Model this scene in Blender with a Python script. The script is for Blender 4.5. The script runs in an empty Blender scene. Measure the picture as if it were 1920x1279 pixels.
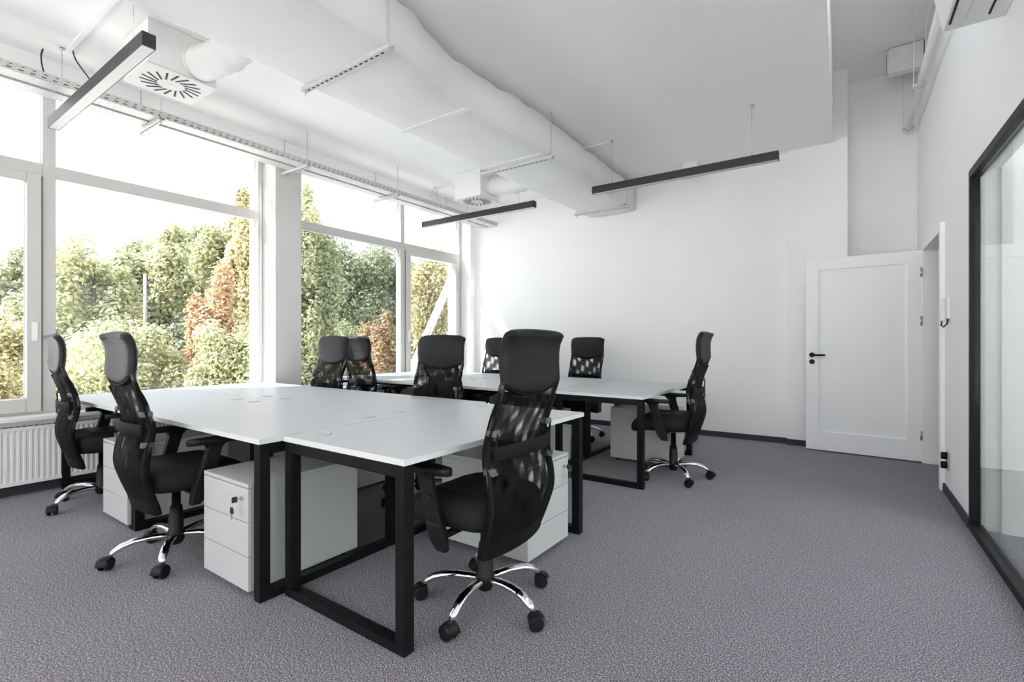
import bpy, bmesh, math, random
import numpy as np
from mathutils import Vector, Matrix
PI = math.pi
sc = bpy.context.scene
C = sc.collection

# ------------------------------------------------------------------ camera
cam_d = bpy.data.cameras.new('camera')
cam_d.sensor_fit = 'HORIZONTAL'; cam_d.sensor_width = 36.0
cam_d.lens = 36.0 * 920.0 / 1920.0
cam_d.clip_start = 0.02; cam_d.clip_end = 600
cam = bpy.data.objects.new('camera', cam_d); C.objects.link(cam)
cam.location = (0, 0, 1.18)
cam.rotation_euler = (PI / 2, 0, math.atan((1600 - 960) / 920.0))
sc.camera = cam

# ------------------------------------------------------------------ sky
SKY = 4.2
SUN = 31.0
EXPOSURE = 0.08
w = bpy.data.worlds.new('sky'); sc.world = w; w.use_nodes = True
wt = w.node_tree; wt.nodes.clear()
wo = wt.nodes.new('ShaderNodeOutputWorld'); wb = wt.nodes.new('ShaderNodeBackground')
tc = wt.nodes.new('ShaderNodeTexCoord'); sx = wt.nodes.new('ShaderNodeSeparateXYZ')
rp = wt.nodes.new('ShaderNodeValToRGB')
wt.links.new(tc.outputs['Generated'], sx.inputs[0]); wt.links.new(sx.outputs['Z'], rp.inputs[0])
wt.links.new(rp.outputs[0], wb.inputs[0]); wt.links.new(wb.outputs[0], wo.inputs[0])
rp.color_ramp.elements[0].position = 0.0; rp.color_ramp.elements[0].color = (1.0, 0.97, 0.935, 1)
rp.color_ramp.elements[1].position = 1.0; rp.color_ramp.elements[1].color = (0.58, 0.70, 0.90, 1)
e_ = rp.color_ramp.elements.new(0.35); e_.color = (0.93, 0.96, 1.0, 1)
wb.inputs[1].default_value = SKY

# ------------------------------------------------------------------ sun (travels along SD)
SD = Vector((0.535, 0.72, -1.0)).normalized()
sl = bpy.data.lights.new('sun', 'SUN'); sl.energy = SUN; sl.angle = 0.012; sl.color = (1.0, 0.965, 0.91)
so = bpy.data.objects.new('sun', sl); C.objects.link(so)
so.rotation_euler = SD.to_track_quat('-Z', 'Y').to_euler(); so.location = (-20, -30, 30)

vs = sc.view_settings
vs.view_transform = 'Standard'; vs.look = 'None'; vs.exposure = EXPOSURE; vs.gamma = 1.0
vs.use_curve_mapping = False
cy = sc.cycles
cy.max_bounces = 14; cy.diffuse_bounces = 8; cy.glossy_bounces = 5; cy.transmission_bounces = 6
cy.transparent_max_bounces = 40; cy.caustics_reflective = False; cy.caustics_refractive = False
cy.sample_clamp_indirect = 6.0; cy.use_denoising = True

# ------------------------------------------------------------------ materials
def nt(name):
    m = bpy.data.materials.new(name); m.use_nodes = True
    t = m.node_tree; b = t.nodes['Principled BSDF']
    return m, t, b
def plain(name, col, rough=0.5, metal=0.0, spec=0.5, noise=0.0, nscale=8.0, bump=0.0, bscale=60.0):
    m, t, b = nt(name)
    b.inputs['Base Color'].default_value = (*col, 1); b.inputs['Roughness'].default_value = rough
    b.inputs['Metallic'].default_value = metal; b.inputs['Specular IOR Level'].default_value = spec
    tcn = t.nodes.new('ShaderNodeTexCoord')
    if noise > 0:
        n = t.nodes.new('ShaderNodeTexNoise'); n.inputs['Scale'].default_value = nscale; n.inputs['Detail'].default_value = 4
        r = t.nodes.new('ShaderNodeValToRGB')
        r.color_ramp.elements[0].position = 0.3; r.color_ramp.elements[1].position = 0.7
        r.color_ramp.elements[0].color = (*[c * (1 - noise) for c in col], 1); r.color_ramp.elements[1].color = (*[min(1, c * (1 + noise * 0.6)) for c in col], 1)
        t.links.new(tcn.outputs['Object'], n.inputs['Vector']); t.links.new(n.outputs['Fac'], r.inputs[0]); t.links.new(r.outputs[0], b.inputs['Base Color'])
    if bump > 0:
        n2 = t.nodes.new('ShaderNodeTexNoise'); n2.inputs['Scale'].default_value = bscale; n2.inputs['Detail'].default_value = 3
        bp = t.nodes.new('ShaderNodeBump'); bp.inputs['Strength'].default_value = bump; bp.inputs['Distance'].default_value = 0.01
        t.links.new(tcn.outputs['Object'], n2.inputs['Vector']); t.links.new(n2.outputs['Fac'], bp.inputs['Height']); t.links.new(bp.outputs[0], b.inputs['Normal'])
    return m

M = {}
M['wall'] = plain('wall_paint', (0.90, 0.895, 0.895), 0.75, spec=0.25, noise=0.012, nscale=2.0, bump=0.03, bscale=140)
M['ceiling'] = plain('ceiling_paint', (0.90, 0.895, 0.89), 0.85, spec=0.2, noise=0.012, nscale=1.5)
M['door'] = plain('door_lacquer', (0.90, 0.90, 0.905), 0.42, spec=0.4, noise=0.008, nscale=3)
M['duct'] = plain('duct_wrap', (0.78, 0.775, 0.77), 0.7, spec=0.3, noise=0.02, nscale=3, bump=0.12, bscale=14)
M['white_metal'] = plain('white_metal', (0.80, 0.80, 0.79), 0.42, spec=0.45, noise=0.01, nscale=6)
M['galv'] = plain('painted_steel', (0.58, 0.58, 0.57), 0.45, metal=0.15, noise=0.16, nscale=45)
M['frame'] = plain('window_frame', (0.56, 0.545, 0.53), 0.45, spec=0.4, noise=0.02, nscale=5)
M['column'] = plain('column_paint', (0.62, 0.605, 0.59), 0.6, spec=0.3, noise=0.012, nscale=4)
M['gasket'] = plain('rubber_gasket', (0.12, 0.12, 0.12), 0.6)
M['sill'] = plain('sill_board', (0.80, 0.79, 0.77), 0.4, noise=0.01)
M['baseboard'] = plain('baseboard_carpet', (0.045, 0.047, 0.055), 0.9, noise=0.5, nscale=180)
M['desk'] = plain('desk_laminate', (0.53, 0.54, 0.555), 0.42, spec=0.16, noise=0.006, nscale=4)
M['edge'] = plain('desk_edge_band', (0.70, 0.695, 0.69), 0.42, noise=0.01)
M['black_metal'] = plain('black_powder_coat', (0.007, 0.007, 0.008), 0.42, spec=0.16, noise=0.1, nscale=40)
M['pedestal'] = plain('pedestal_laminate', (0.54, 0.54, 0.545), 0.38, spec=0.4, noise=0.006)
M['lamp_black'] = plain('lamp_black', (0.02, 0.02, 0.021), 0.45, noise=0.06, nscale=20)
M['lamp_diff'] = plain('lamp_diffuser', (0.66, 0.635, 0.625), 0.5, noise=0.005)
M['chrome'] = plain('chrome', (0.80, 0.81, 0.83), 0.07, metal=1.0, noise=0.01)
M['steel'] = plain('steel', (0.55, 0.55, 0.56), 0.3, metal=1.0, noise=0.03)
M['plastic'] = plain('black_plastic', (0.009, 0.009, 0.010), 0.45, spec=0.25, noise=0.1, nscale=30, bump=0.04, bscale=300)
M['leather'] = plain('black_leatherette', (0.010, 0.010, 0.012), 0.5, spec=0.22, noise=0.12, nscale=60, bump=0.10, bscale=260)
M['fabric'] = plain('black_seat_fabric', (0.009, 0.0085, 0.0085), 0.8, spec=0.3, noise=0.25, nscale=200, bump=0.15, bscale=400)
M['tube'] = plain('dark_tube', (0.05, 0.05, 0.055), 0.3, metal=0.6, noise=0.05)
M['strap'] = plain('strap_plastic', (0.009, 0.009, 0.010), 0.65, spec=0.12, noise=0.1, nscale=50)
M['clip'] = plain('grey_clip', (0.10, 0.10, 0.11), 0.4, noise=0.05)
M['key'] = plain('key_black', (0.02, 0.02, 0.02), 0.5, noise=0.05)
M['cable'] = plain('black_cable', (0.02, 0.02, 0.02), 0.5, noise=0.05)
M['grommet'] = plain('grommet_grey', (0.60, 0.60, 0.61), 0.45, noise=0.02)
M['slot'] = plain('dark_slot', (0.015, 0.014, 0.014), 0.7, noise=0.05)
M['brace'] = plain('brace_white', (0.72, 0.72, 0.66), 0.5, noise=0.02)
M['render'] = plain('facade_render', (0.62, 0.60, 0.56), 0.8, noise=0.05)
M['bark'] = plain('bark', (0.10, 0.085, 0.065), 0.9, noise=0.3, nscale=5, bump=0.4, bscale=12)
M['pole'] = plain('pole_concrete', (0.42, 0.41, 0.38), 0.8, noise=0.08, nscale=3)
M['asphalt'] = plain('asphalt', (0.30, 0.29, 0.27), 0.9, noise=0.15, nscale=0.4)
M['grass'] = plain('pale_yard', (0.60, 0.595, 0.58), 0.95, noise=0.12, nscale=0.6)
M['concrete'] = plain('concrete', (0.40, 0.36, 0.33), 0.85, noise=0.1, nscale=2)

def carpet():
    m, t, b = nt('carpet')
    tcn = t.nodes.new('ShaderNodeTexCoord')
    n = t.nodes.new('ShaderNodeTexNoise'); n.inputs['Scale'].default_value = 185; n.inputs['Detail'].default_value = 3; n.inputs['Roughness'].default_value = 0.75
    r = t.nodes.new('ShaderNodeValToRGB'); r.color_ramp.interpolation = 'LINEAR'
    el = r.color_ramp.elements
    el[0].position = 0.37; el[0].color = (0.022, 0.019, 0.023, 1)
    el[1].position = 0.62; el[1].color = (0.64, 0.60, 0.645, 1)
    e2 = el.new(0.46); e2.color = (0.115, 0.103, 0.115, 1)
    e3 = el.new(0.55); e3.color = (0.25, 0.228, 0.25, 1)
    # the loops run in short flecks
    mp = t.nodes.new('ShaderNodeMapping'); mp.inputs['Scale'].default_value = (1.0, 0.8, 1.0); mp.inputs['Rotation'].default_value = (0, 0, 0.5)
    t.links.new(tcn.outputs['Object'], mp.inputs[0]); t.links.new(mp.outputs[0], n.inputs['Vector']); t.links.new(n.outputs['Fac'], r.inputs[0])
    n3 = t.nodes.new('ShaderNodeTexNoise'); n3.inputs['Scale'].default_value = 0.9; n3.inputs['Detail'].default_value = 2
    r3 = t.nodes.new('ShaderNodeValToRGB')
    r3.color_ramp.elements[0].position = 0.3; r3.color_ramp.elements[0].color = (0.90, 0.90, 0.90, 1)
    r3.color_ramp.elements[1].position = 0.7; r3.color_ramp.elements[1].color = (1.0, 1.0, 1.0, 1)
    mx = t.nodes.new('ShaderNodeMix'); mx.data_type = 'RGBA'; mx.blend_type = 'MULTIPLY'; mx.inputs['Factor'].default_value = 1.0
    t.links.new(tcn.outputs['Object'], n3.inputs['Vector']); t.links.new(n3.outputs['Fac'], r3.inputs[0])
    t.links.new(r.outputs[0], mx.inputs['A']); t.links.new(r3.outputs[0], mx.inputs['B'])
    t.links.new(mx.outputs['Result'], b.inputs['Base Color'])
    b.inputs['Roughness'].default_value = 0.95; b.inputs['Specular IOR Level'].default_value = 0.15
    b.inputs['Sheen Weight'].default_value = 0.20; b.inputs['Sheen Roughness'].default_value = 0.6; b.inputs['Sheen Tint'].default_value = (0.95, 0.92, 1.0, 1)
    bp = t.nodes.new('ShaderNodeBump'); bp.inputs['Strength'].default_value = 0.6; bp.inputs['Distance'].default_value = 0.006
    t.links.new(n.outputs['Fac'], bp.inputs['Height']); t.links.new(bp.outputs[0], b.inputs['Normal'])
    return m
M['carpet'] = carpet()

def glass(name, tint, f0=0.05):
    m = bpy.data.materials.new(name); m.use_nodes = True; t = m.node_tree; t.nodes.clear()
    o = t.nodes.new('ShaderNodeOutputMaterial'); mix = t.nodes.new('ShaderNodeMixShader')
    tr = t.nodes.new('ShaderNodeBsdfTransparent'); tr.inputs[0].default_value = (*tint, 1)
    gl = t.nodes.new('ShaderNodeBsdfGlossy'); gl.inputs['Roughness'].default_value = 0.0; gl.inputs[0].default_value = (0.95, 0.97, 0.97, 1)
    g = t.nodes.new('ShaderNodeNewGeometry'); d = t.nodes.new('ShaderNodeVectorMath'); d.operation = 'DOT_PRODUCT'
    t.links.new(g.outputs['Incoming'], d.inputs[0]); t.links.new(g.outputs['Normal'], d.inputs[1])
    def mth(op, a, b_=None):
        n = t.nodes.new('ShaderNodeMath'); n.operation = op
        for i, v in enumerate((a, b_)):
            if v is None: continue
            if isinstance(v, (int, float)): n.inputs[i].default_value = v
            else: t.links.new(v, n.inputs[i])
        return n.outputs[0]
    c = mth('ABSOLUTE', d.outputs['Value']); k = mth('SUBTRACT', 1.0, c); k5 = mth('POWER', k, 5.0)
    F = mth('ADD', mth('MULTIPLY', k5, 1 - f0), f0)
    t.links.new(F, mix.inputs[0]); t.links.new(tr.outputs[0], mix.inputs[1]); t.links.new(gl.outputs[0], mix.inputs[2]); t.links.new(mix.outputs[0], o.inputs[0])
    return m
M['glass'] = glass('clear_glass', (0.97, 0.98, 0.975), 0.02)
M['glass_main'] = glass('dimmed_glass', (0.80, 0.805, 0.815), 0.02)  # even tint added to cut the daylight from the main windows
M['glass_dark'] = glass('tinted_glass', (0.58, 0.605, 0.62), 0.03)
M['glass_mid'] = glass('lightly_tinted_glass', (0.70, 0.715, 0.725), 0.03)
M['glass_part'] = glass('partition_glass', (0.93, 0.955, 0.945), 0.045)

def mesh_fabric():
    # open-weave sleeve: dark thread with see-through cells that beat against each other
    m = bpy.data.materials.new('back_mesh_weave'); m.use_nodes = True; t = m.node_tree
    b = t.nodes['Principled BSDF']; o = t.nodes['Material Output']
    b.inputs['Base Color'].default_value = (0.009, 0.0085, 0.009, 1); b.inputs['Roughness'].default_value = 0.75; b.inputs['Specular IOR Level'].default_value = 0.06
    tr = t.nodes.new('ShaderNodeBsdfTransparent'); mix = t.nodes.new('ShaderNodeMixShader')
    tcn = t.nodes.new('ShaderNodeTexCoord'); oi = t.nodes.new('ShaderNodeObjectInfo')
    mp = t.nodes.new('ShaderNodeMapping'); mp.inputs['Scale'].default_value = (1.0, 4.4, 3.3)
    t.links.new(tcn.outputs['Object'], mp.inputs['Vector'])
    cmb = t.nodes.new('ShaderNodeCombineXYZ'); mu = t.nodes.new('ShaderNodeMath'); mu.operation = 'MULTIPLY'; mu.inputs[1].default_value = 17.0
    t.links.new(oi.outputs['Random'], mu.inputs[0]); t.links.new(mu.outputs[0], cmb.inputs[0]); t.links.new(mu.outputs[0], cmb.inputs[2])
    t.links.new(cmb.outputs[0], mp.inputs['Location'])
    def band(rot, scale, dist):
        m2 = t.nodes.new('ShaderNodeMapping'); m2.inputs['Rotation'].default_value = (rot, 0, 0)
        t.links.new(mp.outputs[0], m2.inputs['Vector'])
        wv = t.nodes.new('ShaderNodeTexWave'); wv.wave_type = 'BANDS'; wv.bands_direction = 'Y'; wv.wave_profile = 'SIN'
        wv.inputs['Scale'].default_value = scale; wv.inputs['Distortion'].default_value = dist; wv.inputs['Detail'].default_value = 0.0; wv.inputs['Detail Scale'].default_value = 0.6
        t.links.new(m2.outputs[0], wv.inputs['Vector']); return wv.outputs['Fac']
    b1, b2 = band(0.55, 1.0, 2.2), band(-0.95, 0.62, 2.6)
    ad = t.nodes.new('ShaderNodeMath'); ad.operation = 'ADD'; t.links.new(b1, ad.inputs[0]); t.links.new(b2, ad.inputs[1])
    r = t.nodes.new('ShaderNodeMapRange'); r.interpolation_type = 'SMOOTHSTEP'
    r.inputs['From Min'].default_value = 0.85; r.inputs['From Max'].default_value = 1.65; r.inputs['To Min'].default_value = 0.17; r.inputs['To Max'].default_value = 0.95
    t.links.new(ad.outputs[0], r.inputs['Value'])
    n = t.nodes.new('ShaderNodeTexNoise'); n.inputs['Scale'].default_value = 5.0; n.inputs['Detail'].default_value = 1
    t.links.new(tcn.outputs['Object'], n.inputs['Vector'])
    r2 = t.nodes.new('ShaderNodeValToRGB'); r2.color_ramp.elements[0].position = 0.34; r2.color_ramp.elements[0].color = (0.60, 0.60, 0.60, 1)
    r2.color_ramp.elements[1].position = 0.48; r2.color_ramp.elements[1].color = (1, 1, 1, 1)
    t.links.new(n.outputs['Fac'], r2.inputs[0])
    sz = t.nodes.new('ShaderNodeSeparateXYZ'); t.links.new(tcn.outputs['Object'], sz.inputs[0])
    rz = t.nodes.new('ShaderNodeValToRGB'); rz.color_ramp.elements[0].position = 0.44; rz.color_ramp.elements[0].color = (0.12, 0.12, 0.12, 1); rz.color_ramp.elements[1].position = 0.62; rz.color_ramp.elements[1].color = (1, 1, 1, 1)
    t.links.new(sz.outputs['Z'], rz.inputs[0])
    m0 = t.nodes.new('ShaderNodeMath'); m0.operation = 'MULTIPLY'; t.links.new(rz.outputs[0], m0.inputs[0]); t.links.new(r2.outputs[0], m0.inputs[1])
    mm = t.nodes.new('ShaderNodeMath'); mm.operation = 'MULTIPLY'; t.links.new(r.outputs[0], mm.inputs[0]); t.links.new(m0.outputs[0], mm.inputs[1])
    # threads close up when seen along the cloth
    gg = t.nodes.new('ShaderNodeNewGeometry'); dt = t.nodes.new('ShaderNodeVectorMath'); dt.operation = 'DOT_PRODUCT'
    t.links.new(gg.outputs['Incoming'], dt.inputs[0]); t.links.new(gg.outputs['Normal'], dt.inputs[1])
    ab = t.nodes.new('ShaderNodeMath'); ab.operation = 'ABSOLUTE'; t.links.new(dt.outputs['Value'], ab.inputs[0])
    fr_ = t.nodes.new('ShaderNodeMapRange'); fr_.inputs['From Min'].default_value = 0.08; fr_.inputs['From Max'].default_value = 0.42; t.links.new(ab.outputs[0], fr_.inputs['Value'])
    mf = t.nodes.new('ShaderNodeMath'); mf.operation = 'MULTIPLY'; t.links.new(mm.outputs[0], mf.inputs[0]); t.links.new(fr_.outputs[0], mf.inputs[1])
    t.links.new(mf.outputs[0], mix.inputs[0]); t.links.new(b.outputs[0], mix.inputs[1]); t.links.new(tr.outputs[0], mix.inputs[2])
    t.links.new(mix.outputs[0], o.inputs[0])
    return m
M['mesh'] = mesh_fabric()

def leaf_mat(name, c1, c2, c3):
    m, t, b = nt(name)
    g = t.nodes.new('ShaderNodeNewGeometry'); r = t.nodes.new('ShaderNodeValToRGB')
    el = r.color_ramp.elements
    el[0].position = 0.0; el[0].color = (*c1, 1); el[1].position = 1.0; el[1].color = (*c3, 1)
    e = el.new(0.5); e.color = (*c2, 1)
    t.links.new(g.outputs['Random Per Island'], r.inputs[0]); t.links.new(r.outputs[0], b.inputs['Base Color'])
    b.inputs['Roughness'].default_value = 0.6; b.inputs['Specular IOR Level'].default_value = 0.3
    tl = t.nodes.new('ShaderNodeBsdfTranslucent'); t.links.new(r.outputs[0], tl.inputs[0])
    mx = t.nodes.new('ShaderNodeMixShader'); mx.inputs[0].default_value = 0.35
    t.links.new(b.outputs[0], mx.inputs[1]); t.links.new(tl.outputs[0], mx.inputs[2]); t.links.new(mx.outputs[0], t.nodes['Material Output'].inputs[0])
    return m
LV = 1.3  # lifts the leaf colours, which are paled to carry the outdoor veil
def lc(*c): return tuple(x * LV for x in c)
M['leaf_green'] = leaf_mat('leaf_green', lc(.23, .25, .15), lc(.30, .315, .195), lc(.36, .37, .24))
M['leaf_light'] = leaf_mat('leaf_light', lc(.29, .31, .17), lc(.37, .38, .22), lc(.43, .42, .27))
M['leaf_yellow'] = leaf_mat('leaf_yellow', lc(.36, .335, .18), lc(.44, .40, .23), lc(.48, .43, .28))
M['leaf_orange'] = leaf_mat('leaf_orange', lc(.40, .275, .17), lc(.48, .34, .215), lc(.46, .36, .235))
M['leaf_dark'] = leaf_mat('leaf_dark', lc(.15, .17, .115), lc(.20, .22, .15), lc(.25, .26, .185))

# ------------------------------------------------------------------ mesh helpers
class MB:
    def __init__(s): s.v = []; s.f = []; s.sm = []
    def add(s, vs_, fs, smooth=False):
        o = len(s.v); s.v += [tuple(p) for p in vs_]
        for f in fs: s.f.append(tuple(i + o for i in f)); s.sm.append(smooth)
        return s
    def box(s, x0, x1, y0, y1, z0, z1):
        return s.add([(x0, y0, z0), (x1, y0, z0), (x1, y1, z0), (x0, y1, z0), (x0, y0, z1), (x1, y0, z1), (x1, y1, z1), (x0, y1, z1)],
                     [(3, 2, 1, 0), (4, 5, 6, 7), (0, 1, 5, 4), (1, 2, 6, 5), (2, 3, 7, 6), (3, 0, 4, 7)])
    def prism(s, pts, z0, z1):          # polygon in x, y (counter-clockwise)
        n = len(pts)
        return s.add([(x, y, z0) for x, y in pts] + [(x, y, z1) for x, y in pts],
                     [tuple(range(n - 1, -1, -1)), tuple(range(n, 2 * n))] + [(i, (i + 1) % n, n + (i + 1) % n, n + i) for i in range(n)])
    def bar(s, a, b, wx, wy, up=(0, 0, 1)):   # rectangular bar from a to b
        a = Vector(a); b = Vector(b); d = (b - a).normalized(); u = Vector(up)
        if abs(d.dot(u)) > 0.98: u = Vector((1, 0, 0))
        r = d.cross(u).normalized(); u = r.cross(d).normalized()
        P = [p + r * (sx_ * wx / 2) + u * (sy_ * wy / 2) for p in (a, b) for sx_, sy_ in ((-1, -1), (1, -1), (1, 1), (-1, 1))]
        return s.add(P, [(3, 2, 1, 0), (4, 5, 6, 7), (0, 1, 5, 4), (1, 2, 6, 5), (2, 3, 7, 6), (3, 0, 4, 7)])
    def tube(s, pts, rad, n=8, caps=True, up=(0, 0, 1), flat=1.0):
        pts = [Vector(p) for p in pts]; m = len(pts)
        rad = rad if isinstance(rad, (list, tuple)) else [rad] * m
        V = []
        for i, p in enumerate(pts):
            d = (pts[min(i + 1, m - 1)] - pts[max(i - 1, 0)]).normalized(); u = Vector(up)
            if abs(d.dot(u)) > 0.97: u = Vector((1, 0, 0)) if abs(d.x) < 0.9 else Vector((0, 1, 0))
            r = d.cross(u).normalized(); u = r.cross(d).normalized()
            for k in range(n):
                a = 2 * PI * k / n; V.append(p + r * (math.cos(a) * rad[i]) + u * (math.sin(a) * rad[i] * flat))
        F = [(i * n + k, i * n + (k + 1) % n, (i + 1) * n + (k + 1) % n, (i + 1) * n + k) for i in range(m - 1) for k in range(n)]
        s.add(V, F, True)
        if caps:
            o = len(s.v) - len(V)
            s.f += [tuple(o + k for k in range(n - 1, -1, -1)), tuple(o + (m - 1) * n + k for k in range(n))]; s.sm += [False, False]
        return s
    def lathe(s, prof, n=20, c=(0, 0, 0), smooth=True):   # prof: (r, z)
        V = [(c[0] + r * math.cos(2 * PI * k / n), c[1] + r * math.sin(2 * PI * k / n), c[2] + z) for r, z in prof for k in range(n)]
        m = len(prof)
        F = [(i * n + k, i * n + (k + 1) % n, (i + 1) * n + (k + 1) % n, (i + 1) * n + k) for i in range(m - 1) for k in range(n)]
        s.add(V, F, smooth)
        o = len(s.v) - len(V)
        s.f += [tuple(o + k for k in range(n - 1, -1, -1)), tuple(o + (m - 1) * n + k for k in range(n))]; s.sm += [False, False]
        return s
    def disc_x(s, c, r, wdt, n=16, axis='y', bev=0.004):    # a short cylinder along an axis
        prof = [(r - bev, -wdt / 2), (r, -wdt / 2 + bev), (r, wdt / 2 - bev), (r - bev, wdt / 2)]
        V = []
        for rr, h in prof:
            for k in range(n):
                a = 2 * PI * k / n; p = (rr * math.cos(a), h, rr * math.sin(a)) if axis == 'y' else ((h, rr * math.cos(a), rr * math.sin(a)) if axis == 'x' else (rr * math.cos(a), rr * math.sin(a), h))
                V.append((c[0] + p[0], c[1] + p[1], c[2] + p[2]))
        F = [(i * n + k, i * n + (k + 1) % n, (i + 1) * n + (k + 1) % n, (i + 1) * n + k) for i in range(3) for k in range(n)] + [tuple(range(n - 1, -1, -1)), tuple(range(3 * n, 4 * n))]
        return s.add(V, F, False)
    def grid(s, rows, smooth=True, close=False):
        n = len(rows[0]); m = len(rows); V = [p for r in rows for p in r]
        F = [(i * n + j, i * n + (j + 1) % n, (i + 1) * n + (j + 1) % n, (i + 1) * n + j) for i in range(m - 1) for j in range(n if close else n - 1)]
        return s.add(V, F, smooth)
    def mesh(s, name, mat, bevel=0.0, recalc=True):
        me = bpy.data.meshes.new(name); me.from_pydata(s.v, [], s.f); me.update()
        bm = bmesh.new(); bm.from_mesh(me)
        if recalc: bmesh.ops.recalc_face_normals(bm, faces=bm.faces)
        if bevel > 0:
            bmesh.ops.bevel(bm, geom=[e for e in bm.edges if len(e.link_faces) == 2 and e.calc_face_angle(0) > 0.6], offset=bevel, segments=2, profile=0.6, affect='EDGES')
        bm.to_mesh(me); bm.free()
        if bevel == 0: me.polygons.foreach_set('use_smooth', s.sm)
        me.materials.append(M[mat]); me.update()
        return me
    def build(s, name, mat, parent=None, bevel=0.0, loc=None, rz=0.0, kind=None):
        return link(name, s.mesh(name, mat, bevel), parent, loc, rz, kind)

def link(name, me, parent=None, loc=None, rz=0.0, kind=None):
    o = bpy.data.objects.new(name, me); C.objects.link(o)
    if parent is not None: o.parent = parent
    if loc is not None: o.location = loc
    if rz: o.rotation_euler = (0, 0, rz)
    if kind: o['kind'] = kind
    return o
def thing(name, label, cat, loc=(0, 0, 0), rz=0.0, group=None):
    o = bpy.data.objects.new(name, None); C.objects.link(o); o.empty_display_size = 0.1
    o.location = loc; o.rotation_euler = (0, 0, rz)
    return tag(o, label, cat, group)
def tag(o, label, cat, group=None):
    o['label'] = label; o['category'] = cat
    if group: o['group'] = group
    return o
KIDS = {}
def copy_tree(o, parent=None):
    c = o.copy(); C.objects.link(c); c.parent = parent
    for ch in list(o.children): copy_tree(ch, c)
    return c
def arc(cx, cz, r, a0, a1, n):
    return [(cx + r * math.cos(a0 + (a1 - a0) * i / n), cz + r * math.sin(a0 + (a1 - a0) * i / n)) for i in range(n + 1)]
def struct(name, mb, mat, bevel=0.0, loc=None, rz=0.0, parent=None):
    return mb.build(name, mat, parent, bevel, loc, rz, None if parent else 'structure')

# ================================================================== THE ROOM
XW = -5.27           # inner face of the window wall under the sills
XG = -5.37           # plane of the glass
CH = 3.345           # ceiling height
UP = 4.12            # height of the upper ceiling beside the partition
YB = -3.2            # wall behind the camera
RW = dict(loc=(0.605, 4.19, 0.0), rz=0.0165)     # frame of the partition wall (local x into the next room, local y along the wall)
def back_y(x): return 6.32 + (x + 5.27) * 0.0269

struct('floor', MB().box(-5.7, 4.2, YB - 0.2, 7.2, -0.2, 0.0), 'carpet')
struct('ceiling', MB().prism([(-5.49, YB + 0.55), (-0.045, YB + 0.55), (-0.177, 6.4), (-0.177, 6.95), (-5.49, 6.95)], CH, UP), 'ceiling')
struct('ceiling_upper', MB().box(-5.54, -0.02, YB - 0.2, 7.1, UP, UP + 0.15).box(0.55, 0.95, YB - 0.2, 7.1, UP, UP + 0.15).box(-0.02, 0.55, YB - 0.2, -0.6, UP, UP + 0.15).box(-0.02, 0.55, 4.4, 7.1, UP, UP + 0.15), 'ceiling')
sk = bpy.data.objects.new('window_fill_skylight', None); C.objects.link(sk); sk['kind'] = 'structure'  # unseen skylight added to bring light down beside the partition
# back wall, its shallow pilaster and the recess behind the door
struct('wall_back', MB().prism([(-5.6, back_y(-5.6)), (-0.62, back_y(-0.62)), (-0.62, 6.95), (-5.6, 6.95)], 0, CH + 0.02), 'wall')
struct('wall_pilaster', MB().box(-0.62, -0.05, 6.39, 6.95, 0, UP), 'wall', bevel=0.004)
struct('wall_recess', MB().box(-0.05, 0.95, 6.8, 7.0, 0, UP), 'wall')
struct('baseboard_back', MB().prism([(-5.25, back_y(-5.25) - .014), (-0.625, back_y(-0.625) - .014), (-0.625, back_y(-.625)), (-5.25, back_y(-5.25))], 0, 0.065), 'baseboard')
struct('baseboard_pilaster', MB().box(-0.634, -0.05, 6.376, 6.39, 0, 0.065).box(-0.634, -0.62, 6.39, 6.43, 0, 0.065), 'baseboard')
struct('baseboard_recess', MB().box(-0.05, 0.62, 6.786, 6.8, 0, 0.065), 'baseboard')
# the wall behind the camera has tall glazed bays added for fill light
rw_ = MB().box(-5.6, 4.2, YB - 0.2, YB, 0, 0.1).box(-5.6, 4.2, YB - 0.2, YB, 3.95, UP + .1).box(0.55, 4.2, YB - 0.2, YB, 0.1, 3.95)
FILL_BAYS = ((-5.2, -3.4), (-3.25, -1.5), (-1.35, 0.5))
for a0, a1 in ((-5.6, -5.2), (-3.4, -3.25), (-1.5, -1.35), (0.5, 0.55)): rw_.box(a0, a1, YB - 0.2, YB, 0.1, 3.95)
struct('wall_rear', rw_, 'wall')
for k, (a0, a1) in enumerate(FILL_BAYS):
    fill_win = bpy.data.objects.new('window_%d' % (10 + k), None); C.objects.link(fill_win); fill_win['kind'] = 'structure'
    MB().box(a0, a1, YB - .11, YB - .10, 0.1, 3.95).build('pane', 'glass', fill_win)
    MB().box(a0, a0 + .06, YB - .15, YB - .06, 0.1, 3.95).box(a1 - .06, a1, YB - .15, YB - .06, 0.1, 3.95).box(a0 + .06, a1 - .06, YB - .15, YB - .06, 2.2, 2.3).build('frame', 'frame', fill_win)
struct('baseboard_rear', MB().box(-5.25, 0.60, YB, YB + 0.014, 0, 0.065), 'baseboard')
# partition wall with doorway: local y 0 = end of the glass
wr = MB()
wr.box(0, 0.14, 0.0, 0.955, 0, UP)                # between glass and doorway
wr.box(0, 0.14, 0.955, 1.99, 2.085, UP)           # over the doorway
wr.box(0, 0.14, 1.99, 2.85, 0, UP)                # beyond the doorway
wr.box(0, 0.14, -6.7, 0.0, 2.245, UP)             # over the glass
struct('wall_right', wr, 'wall', **RW)
struct('baseboard_right', MB().box(-0.014, 0, 0.0, 0.91, 0, 0.065).box(-0.014, 0, 2.04, 2.6, 0, 0.065), 'baseboard', **RW)

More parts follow.
